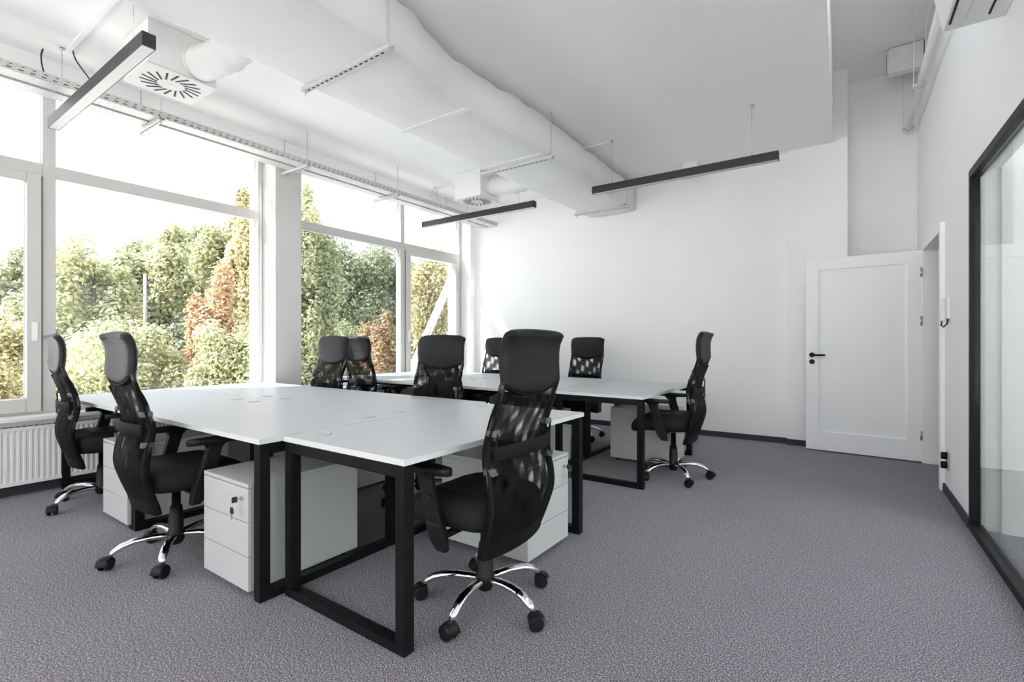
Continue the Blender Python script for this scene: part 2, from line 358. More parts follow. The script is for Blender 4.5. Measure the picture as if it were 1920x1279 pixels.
# doorway lining and the open leaf
tr = thing('door_frame', 'x', 'x'); del tr['label']; del tr['category']; tr['kind'] = 'structure'; tr.name = 'door_1'
tr.location = RW['loc']; tr.rotation_euler = (0, 0, RW['rz'])
MB().box(-0.028, 0.15, 0.915, 0.985, 0, 2.12).build('jamb', 'door', tr, 0.004)
MB().box(-0.028, 0.15, 1.96, 2.03, 0, 2.12).build('jamb', 'door', tr, 0.004)
MB().box(-0.028, 0.15, 0.985, 1.96, 2.05, 2.12).build('head', 'door', tr, 0.004)
MB().box(0.05, 0.062, 0.985, 1.0, 0, 2.05).build('stop_bead', 'gasket', tr)
hb = MB().tube([(-0.034, 1.955, 0), (-0.034, 1.955, 0.09)], 0.008, 8).mesh('hinge', 'steel')
for z in (0.22, 1.33, 1.80): link('hinge', hb, tr, (0, 0, z))
# leaf, opened square to the partition, local x from hinge towards the room
leaf = thing('open_door', 'white panelled door standing open in front of the recess, black lever handle', 'door', (0.548, 6.150, 0), -0.07)
LW, LH = 0.975, 2.035
def lb(x0, x1, y0, y1, z0, z1): return MB().box(-x1, -x0, y0, y1, z0, z1)
for x0, x1 in ((0, 0.115), (LW - 0.115, LW)): lb(x0, x1, 0, 0.042, 0.012, 2.06).build('stile', 'door', leaf, 0.003)
lb(0.115, LW - 0.115, 0, 0.042, 1.94, 2.06).build('top_rail', 'door', leaf, 0.003)
lb(0.115, LW - 0.115, 0, 0.042, 0.012, 0.215).build('bottom_rail', 'door', leaf, 0.003)
lb(0.105, LW - 0.105, 0.014, 0.030, 0.205, 1.95).build('panel', 'door', leaf)
for a in ((0.115, 0.127, 0.215, 1.94), (LW - 0.127, LW - 0.115, 0.215, 1.94)):
    MB().prism([(-a[1], 0.0145), (-a[0], 0.0145), (-a[0], 0.004), (-a[1], 0.010)][::-1], a[2], a[3]).build('panel_bead', 'door', leaf)
hd = MB().disc_x((0, 0, 0), 0.026, 0.010, 24, 'y', 0.002).tube([(0, 0, 0), (0, -0.045, 0)], 0.009, 10).tube([(0, -0.045, 0), (0.125, -0.045, 0)], 0.0095, 12)
hd.build('lever_handle', 'black_metal', leaf, loc=(-LW + 0.058, -0.005, 1.03))
MB().disc_x((0, 0, 0), 0.026, 0.010, 24, 'y', 0.002).build('lock_rosette', 'black_metal', leaf, loc=(-LW + 0.058, -0.005, 0.957))

# glazed partition
gp = bpy.data.objects.new('window_partition', None); C.objects.link(gp); gp['kind'] = 'structure'
gp.location = RW['loc']; gp.rotation_euler = (0, 0, RW['rz'])
MB().box(-0.008, 0.045, -0.042, 0.0, 0, 2.245).build('end_post', 'black_metal', gp, 0.003)
MB().box(-0.012, 0.052, -6.6, -0.042, 2.195, 2.245).build('head_track', 'black_metal', gp, 0.003)
MB().box(-0.012, 0.052, -6.6, -0.042, 0, 0.045).build('floor_track', 'black_metal', gp, 0.003)
ye = -0.042
for i, ln in enumerate((0.985, 1.0, 1.0, 1.0, 1.0, 1.0)):
    MB().box(0.016, 0.026, ye - ln + 0.003, ye, 0.045, 2.19).build('pane', 'glass_part', gp); ye -= ln
    MB().box(0.017, 0.025, ye - 0.0005, ye + 0.0035, 0.045, 2.19).build('joint', 'grommet', gp)
# the room behind the glass
struct('wall_next_room', MB().box(0.14, 3.6, -0.02, 0.12, 0, UP), 'wall', **RW)
# its window side, glazing added for fill light, then the hall behind the door
ns = MB().box(3.4, 3.6, YB, 4.4, 0, 0.12).box(3.4, 3.6, YB, 4.4, 2.9, 3.1)
for a0, a1 in ((YB, -3.0), (-0.75, -0.65), (1.75, 1.85), (4.3, 4.4)): ns.box(3.4, 3.6, a0, a1, 0.12, 2.9)
struct('wall_next_side', ns, 'wall')
for k, (a0, a1) in enumerate(((-3.0, -0.75), (-0.65, 1.75), (1.85, 4.3))):
    fill_win = bpy.data.objects.new('window_%d' % (4 + k), None); C.objects.link(fill_win); fill_win['kind'] = 'structure'
    MB().box(3.48, 3.49, a0, a1, 0.12, 2.9).build('pane', 'glass', fill_win)
    MB().box(3.45, 3.52, a0, a0 + .05, 0.12, 2.9).box(3.45, 3.52, a1 - .05, a1, 0.12, 2.9).box(3.45, 3.52, a0 + .05, a1 - .05, 0.12, .17).box(3.45, 3.52, a0 + .05, a1 - .05, 2.85, 2.9).build('frame', 'frame', fill_win)
struct('wall_hall', MB().box(2.0, 2.15, 4.3, 7.1, 0, 2.8).box(0.7, 2.15, 6.95, 7.1, 0, 2.8), 'wall')
struct('ceiling_hall', MB().box(0.70, 2.15, 4.25, 7.1, 2.6, 2.75), 'ceiling')
struct('ceiling_next_room', MB().box(0.80, 3.6, YB, 4.3, 2.95, 3.1), 'ceiling')

MB().box(-0.02, 0.55, -0.6, 4.4, UP + 0.10, UP + 0.11).build('pane', 'glass', sk)
for y in (-0.6, 1.0, 2.7, 4.35): MB().box(-0.02, 0.55, y, y + 0.05, UP + 0.05, UP + 0.15).build('glazing_bar', 'white_metal', sk)
# ------------------------------------------------------------------ window wall
def under(y0, y1): return MB().box(-5.62, XW, y0, y1, 0, 0.575)
struct('wall_window', under(YB, 6.5).box(-5.50, -5.30, YB, 6.5, 3.26, CH).box(-5.31, -5.074, YB, 6.33, 3.17, CH), 'wall')
struct('baseboard_window', MB().box(XW, XW + 0.014, YB, 6.33, 0, 0.075), 'baseboard')
cols = [(-0.47, -0.16), (2.865, 3.165), (6.185, 6.36)]
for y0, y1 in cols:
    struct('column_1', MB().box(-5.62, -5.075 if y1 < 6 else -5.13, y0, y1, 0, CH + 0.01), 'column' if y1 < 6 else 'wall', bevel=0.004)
for y0, y1 in ((YB, -0.47), (-0.16, 2.865), (3.165, 6.185)):
    struct('sill_1', MB().box(-5.44, -5.13, y0, y1, 0.572, 0.602), 'sill', bevel=0.004)

def profile_bar(mb, y0, y1, z0, z1, x0=-5.43, x1=-5.33): mb.box(x0, x1, y0, y1, z0, z1)
ZB, ZT0, ZT1, ZH = 0.602, 2.508, 2.60, 3.26
def window(n, y0, y1, sash_first, g_low, g_sash):
    wd = bpy.data.objects.new('window_%d' % n, None); C.objects.link(wd); wd['kind'] = 'structure'
    fw = 0.055; mw = 0.08; sw = 1.22
    ym = (y0 + sw + mw / 2 + 0.02) if sash_first else (y1 - sw - mw / 2 - 0.02)
    def b(nm, *a, mat='frame', bev=0.004):
        m = MB(); profile_bar(m, *a); return m.build(nm, mat, wd, bev)
    b('jamb', y0, y0 + fw, ZB, ZH); b('jamb', y1 - fw, y1, ZB, ZH)
    b('mullion', ym - mw / 2, ym + mw / 2, ZB, ZH)
    b('head', y0 + fw, y1 - fw, ZH - 0.05, ZH)
    for a0, a1, is_s in ((y0 + fw, ym - mw / 2, sash_first), (ym + mw / 2, y1 - fw, not sash_first)):
        b('transom', a0, a1, ZT0, ZT1)
        b('bottom_rail', a0, a1, ZB, ZB + 0.045)
        MB().box(-5.385, -5.375, a0, a1, ZT1, ZH - 0.05).build('pane', 'glass_main', wd)
        MB().box(-5.372, -5.33 + 0.004, a0, a1, ZT0 - 0.012, ZT0).build('glazing_bead', 'frame', wd)
        if is_s:
            s0, s1, t0, t1 = a0 + 0.012, a1 - 0.012, ZB + 0.02, ZT0 - 0.006
            sa = bpy.data.objects.new('sash', None); C.objects.link(sa); sa.parent = wd
            sf = 0.085
            for q in ((s0, s0 + sf, t0, t1), (s1 - sf, s1, t0, t1)):
                m = MB(); profile_bar(m, *q, -5.42, -5.305); m.build('stile', 'frame', sa, 0.006)
            for q in ((s0 + sf, s1 - sf, t0, t0 + sf + 0.02), (s0 + sf, s1 - sf, t1 - sf + 0.012, t1)):
                m = MB(); profile_bar(m, *q, -5.42, -5.305); m.build('rail', 'frame', sa, 0.006)
            MB().box(-5.385, -5.375, s0 + sf, s1 - sf, t0 + sf, t1 - sf).build('pane', g_sash, sa)
            yy = (s1 - sf * 0.5) if sash_first else (s0 + sf * 0.5)
            MB().box(-5.305, -5.290, yy - 0.018, yy + 0.018, 1.18, 1.33).build('handle_plate', 'sill', sa, 0.004)
            MB().box(-5.333, -5.329, a0 + .002, a0 + 0.011, t0, t1).box(-5.333, -5.329, a1 - 0.011, a1 - .002, t0, t1).build('gasket', 'gasket', wd)
            for zz in ((t0 + 0.2), (t1 - 0.25)):
                hy = s1 if not sash_first else s0
                MB().box(-5.31, -5.295, hy - 0.006, hy + 0.012, zz, zz + 0.07).build('hinge', 'frame', sa, 0.003)
        else:
            MB().box(-5.385, -5.375, a0, a1, ZB + 0.045, ZT0).build('pane', g_low, wd)
    return wd
window(1, -0.16, 2.865, True, 'glass_main', 'glass_main')
window(2, 3.165, 6.185, False, 'glass_dark', 'glass_mid')
window(3, YB, -0.47, True, 'glass', 'glass')
# outside shell: eave, added sun-blocking masses, steel bracing
struct('roof_eave', MB().box(-5.75, -5.54, YB - 3, 9, 3.80, 3.95), 'render')
struct('wall_sun_block_side', MB().box(-9.37, -5.62, -12.0, -3.85, -4, 11.0), 'render')  # unseen building mass added to keep sun off the near desks
struct('wall_sun_block_top', MB().box(-5.5, -0.9, -3.4, 7.1, UP + 0.2, 8.2), 'render')  # unseen mass added above the roof to keep direct sun out of the skylight
struct('wall_facade', MB().box(-5.62, -5.50, YB - 0.3, 9.0, -4.0, -0.2).box(-5.54, -5.50, YB - 0.3, 9.0, 3.3, 4.4), 'render')
br = thing('steel_brace', 'white diagonal steel brace outside the end window', 'brace', (-5.80, 0, 0))
MB().tube([(0, 6.85, 2.91), (0, 5.15, 0.10)], 0.062, 14).build('strut', 'brace', br)
MB().tube([(0, 5.72, 0.55), (0, 5.15, -0.30)], 0.05, 12).build('lower_strut', 'brace', br)
MB().box(-0.02, 0.02, 4.95, 5.35, -0.35, 0.20).build('foot_plate', 'brace', br)

# ================================================================== CEILING SERVICES
# ------------------------------------------------------------------ ventilation duct in its lumpy wrap
def make_duct():
    rnd = random.Random(5)
    keys = [(YB, -2.27), (1.2, -2.27), (1.9, -2.265), (2.15, -2.285), (2.45, -2.36), (2.75, -2.425), (2.95, -2.425), (3.3, -2.385), (4.0, -2.355), (5.2, -2.39), (6.33, -2.41)]
    def xr(y):
        for (a, b), (c, d) in zip(keys, keys[1:]):
            if a <= y <= c: return b + (d - b) * (y - a) / (c - a)
        return keys[-1][1]
    rows = []
    for y in [YB + 0.6 + 0.13 * i for i in range(69)] + [6.378]:
        j = lambda a: (rnd.random() - 0.5) * a
        r = xr(y); l = -3.095; b = 2.935; t = 3.285
        rows.append([(l + j(.014), y, t + j(.02)), (l + j(.01), y, (t + b) / 2), (l + j(.012), y, b + .012 + j(.008)), (l + .03, y, b + j(.006)), (l + (r - l) * .35, y, b - .006 + j(.006)), (l + (r - l) * .68, y, b - .006 + j(.006)),
                     (r - .03, y, b + j(.006)), (r + j(.010), y, b + .014 + j(.010)), (r + .006 + j(.008), y, (t + b) / 2), (r - .004 + j(.014), y, t - .02 + j(.03)), (r - .05, y, t + j(.02)), ((l + r) / 2, y, t + .01)])
    mb = MB().grid(rows, True, True)
    n = 12; k = len(rows)
    mb.f += [tuple(range(n - 1, -1, -1)), tuple((k - 1) * n + q for q in range(n))]; mb.sm += [False, False]
    return mb
duct = thing('ventilation_duct', 'long white wrapped rectangular duct running under the ceiling', 'duct')
make_duct().build('duct_body', 'duct', duct)
for y in (0.55, 2.82, 3.9, 5.2):
    MB().box(-3.10, -2.30 if y < 2 else -2.37, y, y + 0.05, 2.925, 2.931).build('tape_seam', 'duct', duct)

def strut_hanger(y, x0, x1, z, label, g, rod_top=CH):
    t = thing('strut_hanger', label, 'bracket', (0, y, z), 0, g)
    # slotted channel: web below, two flanges
    MB().box(x0, x1, -0.021, 0.021, -0.003, 0.0).box(x0, x1, -0.021, -0.018, 0, 0.024).box(x0, x1, 0.018, 0.021, 0, 0.024).build('channel', 'galv', t)
    sl_ = MB(); x = x0 + 0.05
    while x < x1 - 0.05: sl_.box(x, x + 0.028, -0.006, 0.006, -0.0036, -0.0028); x += 0.05
    sl_.build('slots', 'slot', t, kind='stuff')
    for xx in (x0 + 0.02, x1 - 0.02):
        MB().tube([(xx, 0, -0.03), (xx, 0, rod_top - z)], 0.004, 8).lathe([(0.009, -0.012), (0.009, -0.003)], 6, (xx, 0, 0), False).build('threaded_rod', 'galv', t)
strut_hanger(1.97, -3.13, -2.235, 2.908, 'slotted steel channel and rods under the duct nearest the big square diffuser', 'duct hangers')
strut_hanger(4.02, -3.17, -2.325, 2.908, 'slotted steel channel and rods under the middle of the duct', 'duct hangers')
strut_hanger(6.05, -3.15, -2.38, 2.908, 'slotted steel channel under the duct beside the back wall', 'duct hangers')

# ------------------------------------------------------------------ cable trays along the windows
def tray(x0, label):
    t = thing('cable_tray', label, 'cable tray', (x0, 0, 3.0), 0, 'cable trays above the windows')
    wdt = 0.135; y0, y1 = -1.9, 6.26; hh = 0.058
    MB().box(0, wdt, y0, y1, 0, 0.0015).build('base_sheet', 'galv', t)
    MB().box(0, 0.0015, y0, y1, 0, hh).build('outer_side', 'galv', t)
    MB().box(wdt - 0.0015, wdt, y0, y1, 0, hh).build('inner_side', 'galv', t)
    m = MB(); y = y0 + 0.05
    while y < y1 - 0.05:
        m.box(wdt, wdt + 0.0006, y, y + 0.026, 0.014, 0.021); m.box(wdt, wdt + 0.0006, y + 0.012, y + 0.030, 0.038, 0.043); y += 0.058
    m.build('perforations', 'slot', t, kind='stuff')
    return t
tray(-4.945, 'perforated steel cable tray next to the window glass')
tray(-4.77, 'perforated steel cable tray on the room side of its twin')
for y, lab in ((0.2, 'small steel bracket carrying the cable trays by the opening window sash'), (1.645, 'small steel bracket carrying the cable trays under the big square diffuser'), (2.945, 'small steel bracket carrying the cable trays beside the column'),
               (4.17, 'small steel bracket carrying the cable trays above the window mullion'), (5.5, 'small steel bracket carrying the cable trays behind the far pendant lamp')):
    strut_hanger(y, -5.06, -4.60, 2.974, lab, 'cable tray brackets')

# ------------------------------------------------------------------ swirl diffusers on plenum boxes
vane_me = MB().add([(0.078, -0.007, 0), (0.165, 0.034, 0), (0.165, 0.048, 0), (0.078, 0.006, 0), (0.078, -0.007, -.003), (0.165, 0.034, -.003), (0.165, 0.048, -.003), (0.078, 0.006, -.003)],
                   [(0, 1, 2, 3), (7, 6, 5, 4), (0, 4, 5, 1), (1, 5, 6, 2), (2, 6, 7, 3), (3, 7, 4, 0)]).mesh('vane_slot', 'slot')
def diffuser(cx, cy_, zb, sx_, sy_, label, flex_y, rz=0):
    t = thing('swirl_diffuser', label, 'air diffuser', (cx, cy_, zb), rz, 'air diffusers under the ceiling')
    MB().box(-sx_ / 2 + .008, sx_ / 2 - .008, -sy_ / 2 + .008, sy_ / 2 - .008, 0.006, CH - zb - 0.002).build('plenum_box', 'white_metal', t, 0.004)
    pl = MB().box(-sx_ / 2, sx_ / 2, -sy_ / 2, sy_ / 2, -0.004, 0.008).build('face_plate', 'lamp_diff', t, 0.002)
    for k in range(18):
        o = link('vane_slot', vane_me, pl, (0, 0, -0.0035)); o.rotation_euler = (0, 0, 2 * PI * k / 18); o.scale = (1.08, 1.0, 1.0)
    MB().lathe([(0.012, -0.008), (0.012, -0.002)], 14).build('centre_cap', 'white_metal', pl)
    # flexible hose to the duct
    rnd = random.Random(int(cx * 100)); pts = []; rad = []
    x0, x1 = sx_ / 2 - 0.01, -3.08 - cx; n = 14
    for i in range(n + 1):
        u = i / n; pts.append((x0 + (x1 - x0) * u, flex_y + 0.02 * math.sin(u * PI), 3.165 - zb - 0.03 * math.sin(u * PI) - 0.01 * u))
        rad.append(0.105 + (0.012 if i % 2 else -0.006) + rnd.uniform(-.005, .005))
    MB().tube(pts, rad, 20).build('flexible_hose', 'duct', t)
    MB().tube([pts[0], (pts[0][0] + 0.03, pts[0][1], pts[0][2])], 0.116, 20).build('hose_collar', 'white_metal', t)
diffuser(-4.065, 1.51, 3.04, 0.43, 0.44, 'large square ceiling diffuser box with swirl slots beside the nearest pendant lamp', 0.10)
diffuser(-4.03, 4.995, 3.0, 0.44, 0.41, 'square diffuser box with swirl slots above the far window', 0.02)

# ------------------------------------------------------------------ pendant linear lamps
def pendant(x0, x1, y, label, rz=0.0, wires=(0.12, 0.88)):
    L = x1 - x0
    t = thing('linear_pendant_lamp', label, 'lamp', (x0, y, 2.80), rz, 'black linear pendant lamps')
    MB().box(0, L, -0.033, -0.030, 0, 0.078).box(0, L, 0.030, 0.033, 0, 0.078).box(0, L, -0.030, 0.030, 0.060, 0.078).box(0.002, 0.005, -0.03, 0.03, 0.0, 0.06).box(L - .005, L - .002, -0.03, 0.03, 0.0, 0.06).build('housing', 'lamp_black', t)
    MB().box(0.005, L - 0.005, -0.0298, 0.0298, 0.0015, 0.012).build('diffuser_strip', 'lamp_diff', t)
    MB().box(-0.003, 0.002, -0.033, 0.033, 0, 0.078).build('end_cap', 'lamp_black', t); MB().box(L - 0.002, L + 0.003, -0.033, 0.033, 0, 0.078).build('end_cap', 'lamp_black', t)
    for wv in wires:
        MB().tube([(L * wv, 0, 0.078), (L * wv, 0, 0.545)], 0.0016, 6).lathe([(0.006, 0.078), (0.006, 0.10), (0.003, 0.108)], 8, (L * wv, 0, 0)).build('suspension_wire', 'steel', t)
        MB().lathe([(0.014, 0.528), (0.014, 0.545)], 12, (L * wv, 0, 0)).build('ceiling_fixing', 'steel', t)
    return t
pendant(-5.02, -3.19, 1.078, 'black linear pendant lamp hanging nearest the camera at the window side')
pendant(-5.05, -3.17, 5.04, 'black linear pendant lamp hanging in front of the far window')
pendant(-2.36, -0.55, 4.97, 'black linear pendant lamp hanging right of the duct before the back wall')
# surface conduits and loose cables on the ceiling
tag(MB().box(-4.78, -3.12, 1.095, 1.125, CH - 0.018, CH).build('cable_conduit', 'white_metal', None, 0.003), 'white surface conduit across the ceiling beside the nearest diffuser', 'conduit', 'ceiling conduits')
tag(MB().box(-4.92, -4.25, 5.10, 5.128, CH - 0.018, CH).build('cable_conduit', 'white_metal', None, 0.003), 'white surface conduit running to the far diffuser box', 'conduit', 'ceiling conduits')
tag(MB().box(-2.50, -2.17, 4.96, 4.985, CH - 0.018, CH).build('cable_conduit', 'white_metal', None, 0.003), 'short white conduit between the duct and the lamp at the back wall', 'conduit', 'ceiling conduits')
def cable(pts, label, g, r=0.005, mat='cable'):
    P = [Vector(p) for p in pts]; out = []
    for i in range(len(P) - 1):
        p0, p1, p2, p3 = P[max(i - 1, 0)], P[i], P[i + 1], P[min(i + 2, len(P) - 1)]
        for k in range(6):
            u = k / 6; out.append(0.5 * ((2 * p1) + (p2 - p0) * u + (2 * p0 - 5 * p1 + 4 * p2 - p3) * u * u + (3 * p1 - p0 - 3 * p2 + p3) * u ** 3))
    out.append(P[-1])
    tag(MB().tube(out, r, 8).build('loose_cable', mat), label, 'cable', g)
cable([(-4.93, 1.00, CH), (-4.93, 0.99, 3.28), (-4.90, 1.00, 3.16), (-4.84, 1.04, 3.05)], 'short black cable dropping from the ceiling into the tray at the nearest lamp wire', 'cables dropping into the trays')
cable([(-4.77, 1.13, CH), (-4.76, 1.15, 3.27), (-4.72, 1.21, 3.16), (-4.70, 1.27, 3.06)], 'black cable curving from the end of the nearest ceiling conduit into the tray', 'cables dropping into the trays')
cable([(-4.93, 5.11, CH), (-4.93, 5.08, 3.26), (-4.86, 5.04, 3.16), (-4.80, 5.02, 3.06)], 'thin grey cable looping from the far conduit into the tray', 'cables dropping into the trays', 0.004, 'grommet')
cable([(-4.90, 5.16, CH), (-4.89, 5.14, 3.25), (-4.80, 5.12, 3.16), (-4.74, 5.10, 3.06)], 'second thin grey cable looping beside the far conduit', 'cables dropping into the trays', 0.004, 'grommet')

jb = thing('junction_box', 'small white box under the ceiling behind the lamp at the back wall', 'junction box', (-1.62, 6.15, CH - 0.17))
MB().box(-0.09, 0.09, -0.06, 0.06, 0, 0.17).build('body', 'white_metal', jb, 0.004)
MB().box(-0.11, 0.11, -0.075, 0.075, 0.16, 0.17).build('flange', 'white_metal', jb, 0.002)
bc = thing('blind_chain', 'thin beaded blind chain hanging beside the column at the near window', 'blind chain', (-5.312, 2.835, 0))
MB().tube([(0, 0.000, 2.95), (0, 0.000, 1.16), (0, 0.006, 1.135), (0, 0.016, 1.125), (0, 0.026, 1.135), (0, 0.030, 1.16), (0, 0.030, 2.95)], 0.0028, 6, True, (1, 0, 0)).build('chain_loop', 'sill', bc)
bd = MB(); z_ = 1.2
while z_ < 2.9:
    bd.lathe([(0.001, -0.004), (0.0042, 0), (0.001, 0.004)], 6, (0, 0, z_)); bd.lathe([(0.001, -0.004), (0.0042, 0), (0.001, 0.004)], 6, (0, 0.03, z_ + .01)); z_ += 0.022
bd.build('beads', 'sill', bc, kind='stuff')
# ------------------------------------------------------------------ fan coil, pipe and boxed unit high on the partition wall
ac = thing('wall_air_conditioner', 'white air conditioner with louvre slots mounted above the glass partition', 'air conditioner', RW['loc'], RW['rz'])
MB().add([(-.235, -.80 - .95, 2.79), (0, -.80 - .95, 2.79), (0, -.80 - .95, 3.12), (-.20, -.80 - .95, 3.12), (-.275, -.80 - .95, 2.99), (-.235, -.80, 2.79), (0, -.80, 2.79), (0, -.80, 3.12), (-.20, -.80, 3.12), (-.275, -.80, 2.99)],
         [(0, 1, 2, 3, 4), (9, 8, 7, 6, 5), (0, 5, 6, 1), (1, 6, 7, 2), (2, 7, 8, 3), (3, 8, 9, 4), (4, 9, 5, 0)]).build('casing', 'white_metal', ac, 0.006)
for x0, x1 in ((-.222, -.212), (-.075, -.066)):
    MB().box(x0, x1, -1.70, -0.87, 2.787, 2.791).build('louvre_slot', 'slot', ac)
MB().box(-.160, -.157, -1.70, -0.86, 2.788, 2.791).build('panel_joint', 'grommet', ac)
pp = thing('wall_pipe', 'white insulated pipe clamped along the wall beyond the air conditioner', 'pipe', (0, 0, 0))
MB().tube([(0.485, 3.3, 3.42), (0.478, 5.0, 3.42), (0.474, 6.74, 3.42)], 0.024, 14).build('pipe_run', 'white_metal', pp)
for y in (5.55, 6.62):
    MB().box(0.425, 0.525, y - 0.012, y + 0.012, 3.412, 3.428).tube([(0.476, y - .013, 3.42), (0.476, y + .013, 3.42)], 0.029, 14).build('pipe_clamp', 'galv', pp)
    for x in (0.435, 0.517): MB().tube([(x, y, 3.39), (x, y, UP)], 0.004, 6).build('clamp_rod', 'white_metal', pp)
bu = thing('boxed_unit', 'white boxed unit with a narrow side slot under the upper ceiling', 'air unit', (0.29, 6.2, 3.86))
MB().box(0.0, 0.27, 0, 0.10, 0, 0.25).build('casing', 'white_metal', bu, 0.003)
MB().box(-0.012, 0.0, 0.01, 0.09, 0.015, 0.235).build('grille_frame', 'white_metal', bu, 0.003)
MB().box(-0.0135, -0.011, 0.05, 0.085, 0.03, 0.22).build('slot', 'slot', bu)

# ------------------------------------------------------------------ intercom and socket beside the doorway
ic = thing('intercom', 'white intercom handset on the wall between the door and the glass', 'intercom', RW['loc'], RW['rz'])
MB().box(-0.022, 0, 0.66, 0.76, 1.345, 1.50).build('base_plate', 'white_metal', ic, 0.006)
MB().box(-0.055, -0.022, 0.705, 0.752, 1.33, 1.505).build('handset', 'white_metal', ic, 0.010)
MB().tube([(-0.04, 0.728, 1.335), (-0.045, 0.735, 1.30), (-0.03, 0.75, 1.285), (-0.012, 0.735, 1.31), (-0.01, 0.71, 1.345)], 0.006, 8).build('cord', 'cable', ic)
skt = thing('wall_socket', 'dark double wall socket low on the wall beside the door frame', 'socket', RW['loc'], RW['rz'])
MB().box(-0.012, 0, 0.70, 0.785, 0.205, 0.345).build('plate', 'steel', skt, 0.004)
for z in (0.24, 0.31): MB().tube([(-0.046, 0.742, z), (0, 0.742, z)], 0.027, 16).build('outlet', 'black_metal', skt)

# ------------------------------------------------------------------ radiators under the windows
def radiator(y0, y1, label):
    t = thing('panel_radiator', label, 'radiator', (-5.268, y0, 0.0), 0, 'radiators under the windows')
    L = y1 - y0; rows = []; prof = []
    y = 0.02; p = 0.0335
    while y < L - 0.03:
        prof += [(0.098, y), (0.098, y + p * .30), (0.086, y + p * .42), (0.086, y + p * .82), (0.098, y + p * .94)]; y += p
    lo = [(x, yy, 0.125) for x, yy in prof]; hi = [(x, yy, 0.49) for x, yy in prof]
    flat0 = [(0.098, yy, 0.09) for x, yy in prof]; flat1 = [(0.098, yy, 0.515) for x, yy in prof]
    MB().grid([flat0, [(0.098, yy, 0.115) for x, yy in prof], lo, hi, [(0.098, yy, 0.50) for x, yy in prof], flat1], False).build('front_panel', 'white_metal', t)
    MB().box(0.02, 0.088, 0.015, L - 0.015, 0.09, 0.51).build('core', 'white_metal', t)
    MB().box(0.015, 0.100, 0.0, L, 0.512, 0.527).build('top_grille', 'white_metal', t, 0.003)
    for a in (0.0, L - 0.012): MB().box(0.015, 0.100, a, a + 0.012, 0.085, 0.52).build('side_cover', 'white_metal', t, 0.003)
    g = MB(); y = 0.05
    while y < L - 0.06: g.box(0.03, 0.08, y, y + 0.012, 0.5265, 0.5276); y += 0.035
    g.build('grille_slots', 'slot', t, kind='stuff')
    MB().tube([(0.05, L - 0.06, 0.0), (0.05, L - 0.06, 0.10)], 0.009, 8).tube([(0.05, L - 0.11, 0.0), (0.05, L - 0.11, 0.10)], 0.009, 8).build('feed_pipes', 'white_metal', t)
radiator(0.02, 2.55, 'white ribbed radiator under the near window, behind the leftmost chairs')
radiator(3.45, 5.95, 'white ribbed radiator under the far window')

# ================================================================== DESKS
ZD = 0.74
def desk(cx, cy_, L, D, rz, label, g, tilt_grommets=True):
    """Sitting side towards local -y; L along x, D along y."""
    t = thing('desk', label, 'desk', (cx, cy_, 0), rz, g)
    MB().box(-L / 2, L / 2, -D / 2, D / 2, ZD - 0.025, ZD).build('tabletop', 'desk', t, 0.0015)
    eb = MB()
    eb.box(-L / 2 - .0004, L / 2 + .0004, -D / 2 - .0006, -D / 2, ZD - 0.0245, ZD - .001).box(-L / 2 - .0004, L / 2 + .0004, D / 2, D / 2 + .0006, ZD - 0.0245, ZD - .001)
    eb.box(-L / 2 - .0006, -L / 2, -D / 2, D / 2, ZD - 0.0245, ZD - .001).box(L / 2, L / 2 + .0006, -D / 2, D / 2, ZD - 0.0245, ZD - .001)
    eb.build('edge_band', 'edge', t)
    q = 0.05; zt = ZD - 0.025
    for s in (-1, 1):
        xe = s * (L / 2 - q / 2 - 0.005)
        for r_ in (-1, 1):
            ye_ = r_ * (D / 2 - q / 2 - 0.005)
            MB().box(xe - q / 2, xe + q / 2, ye_ - q / 2, ye_ + q / 2, 0.0, zt).build('leg', 'black_metal', t, 0.002)
        for z0, z1, nm in ((0.0, q * .8, 'floor_rail'), (zt - q, zt, 'top_rail')):
            MB().box(xe - q / 2, xe + q / 2, -D / 2 + q + 0.005, D / 2 - q - 0.005, z0, z1).build(nm, 'black_metal', t, 0.002)
    for r_ in (-1, 1):
        yb = r_ * (D / 2 - 0.16)
        MB().box(-L / 2 + q + .005, L / 2 - q - .005, yb - .02, yb + .02, zt - 0.04, zt).build('long_beam', 'black_metal', t)
    for s in (-1, 1):
        gr = MB().lathe([(0.041, 0.0), (0.041, 0.003), (0.038, 0.0045), (0.030, 0.0045), (0.029, 0.0035), (0.002, 0.0035)], 28).build('grommet', 'desk', t, loc=(s * (L / 2 - 0.13), D / 2 - 0.115, ZD))
        MB().box(-0.012, 0.012, 0.026, 0.040, 0.0046, 0.0056).build('cable_notch', 'grommet', gr)
    return t
def cluster(y0, which, sh):
    g = 'white desks of the %s' % which
    LL = 1.518; D = 0.82; ym = y0 + D + 0.004
    xa, xb = -3.70 - LL / 2 - .001, -3.70 + LL / 2 + .001
    nr = 'near' if sh else 'far'
    desk(xa, y0 + D / 2, LL, D, 0, 'white desk of the %s, chair side to the camera, against the window' % which, g)
    desk(xb, y0 + D / 2, LL, D, 0, 'white desk of the %s, chair side to the camera, in the middle' % which, g)
    desk(xa, ym + D / 2 + .004, LL, D, PI, 'white desk of the %s, chair side to the back wall, against the window' % which, g)
    desk(xb, ym + D / 2 + .004, LL, D, PI, 'white desk of the %s, chair side to the back wall, in the middle' % which, g)
cluster(1.155, 'near desk group', True)
desk(-1.767, 2.0, 1.475, 0.806, PI / 2, 'white desk at the aisle end of the near desk group', 'white desks of the near desk group')
cluster(3.66, 'far desk group', False)
desk(-1.765, 4.51, 1.475, 0.806, PI / 2, 'white desk at the aisle end of the far desk group', 'white desks of the far desk group')

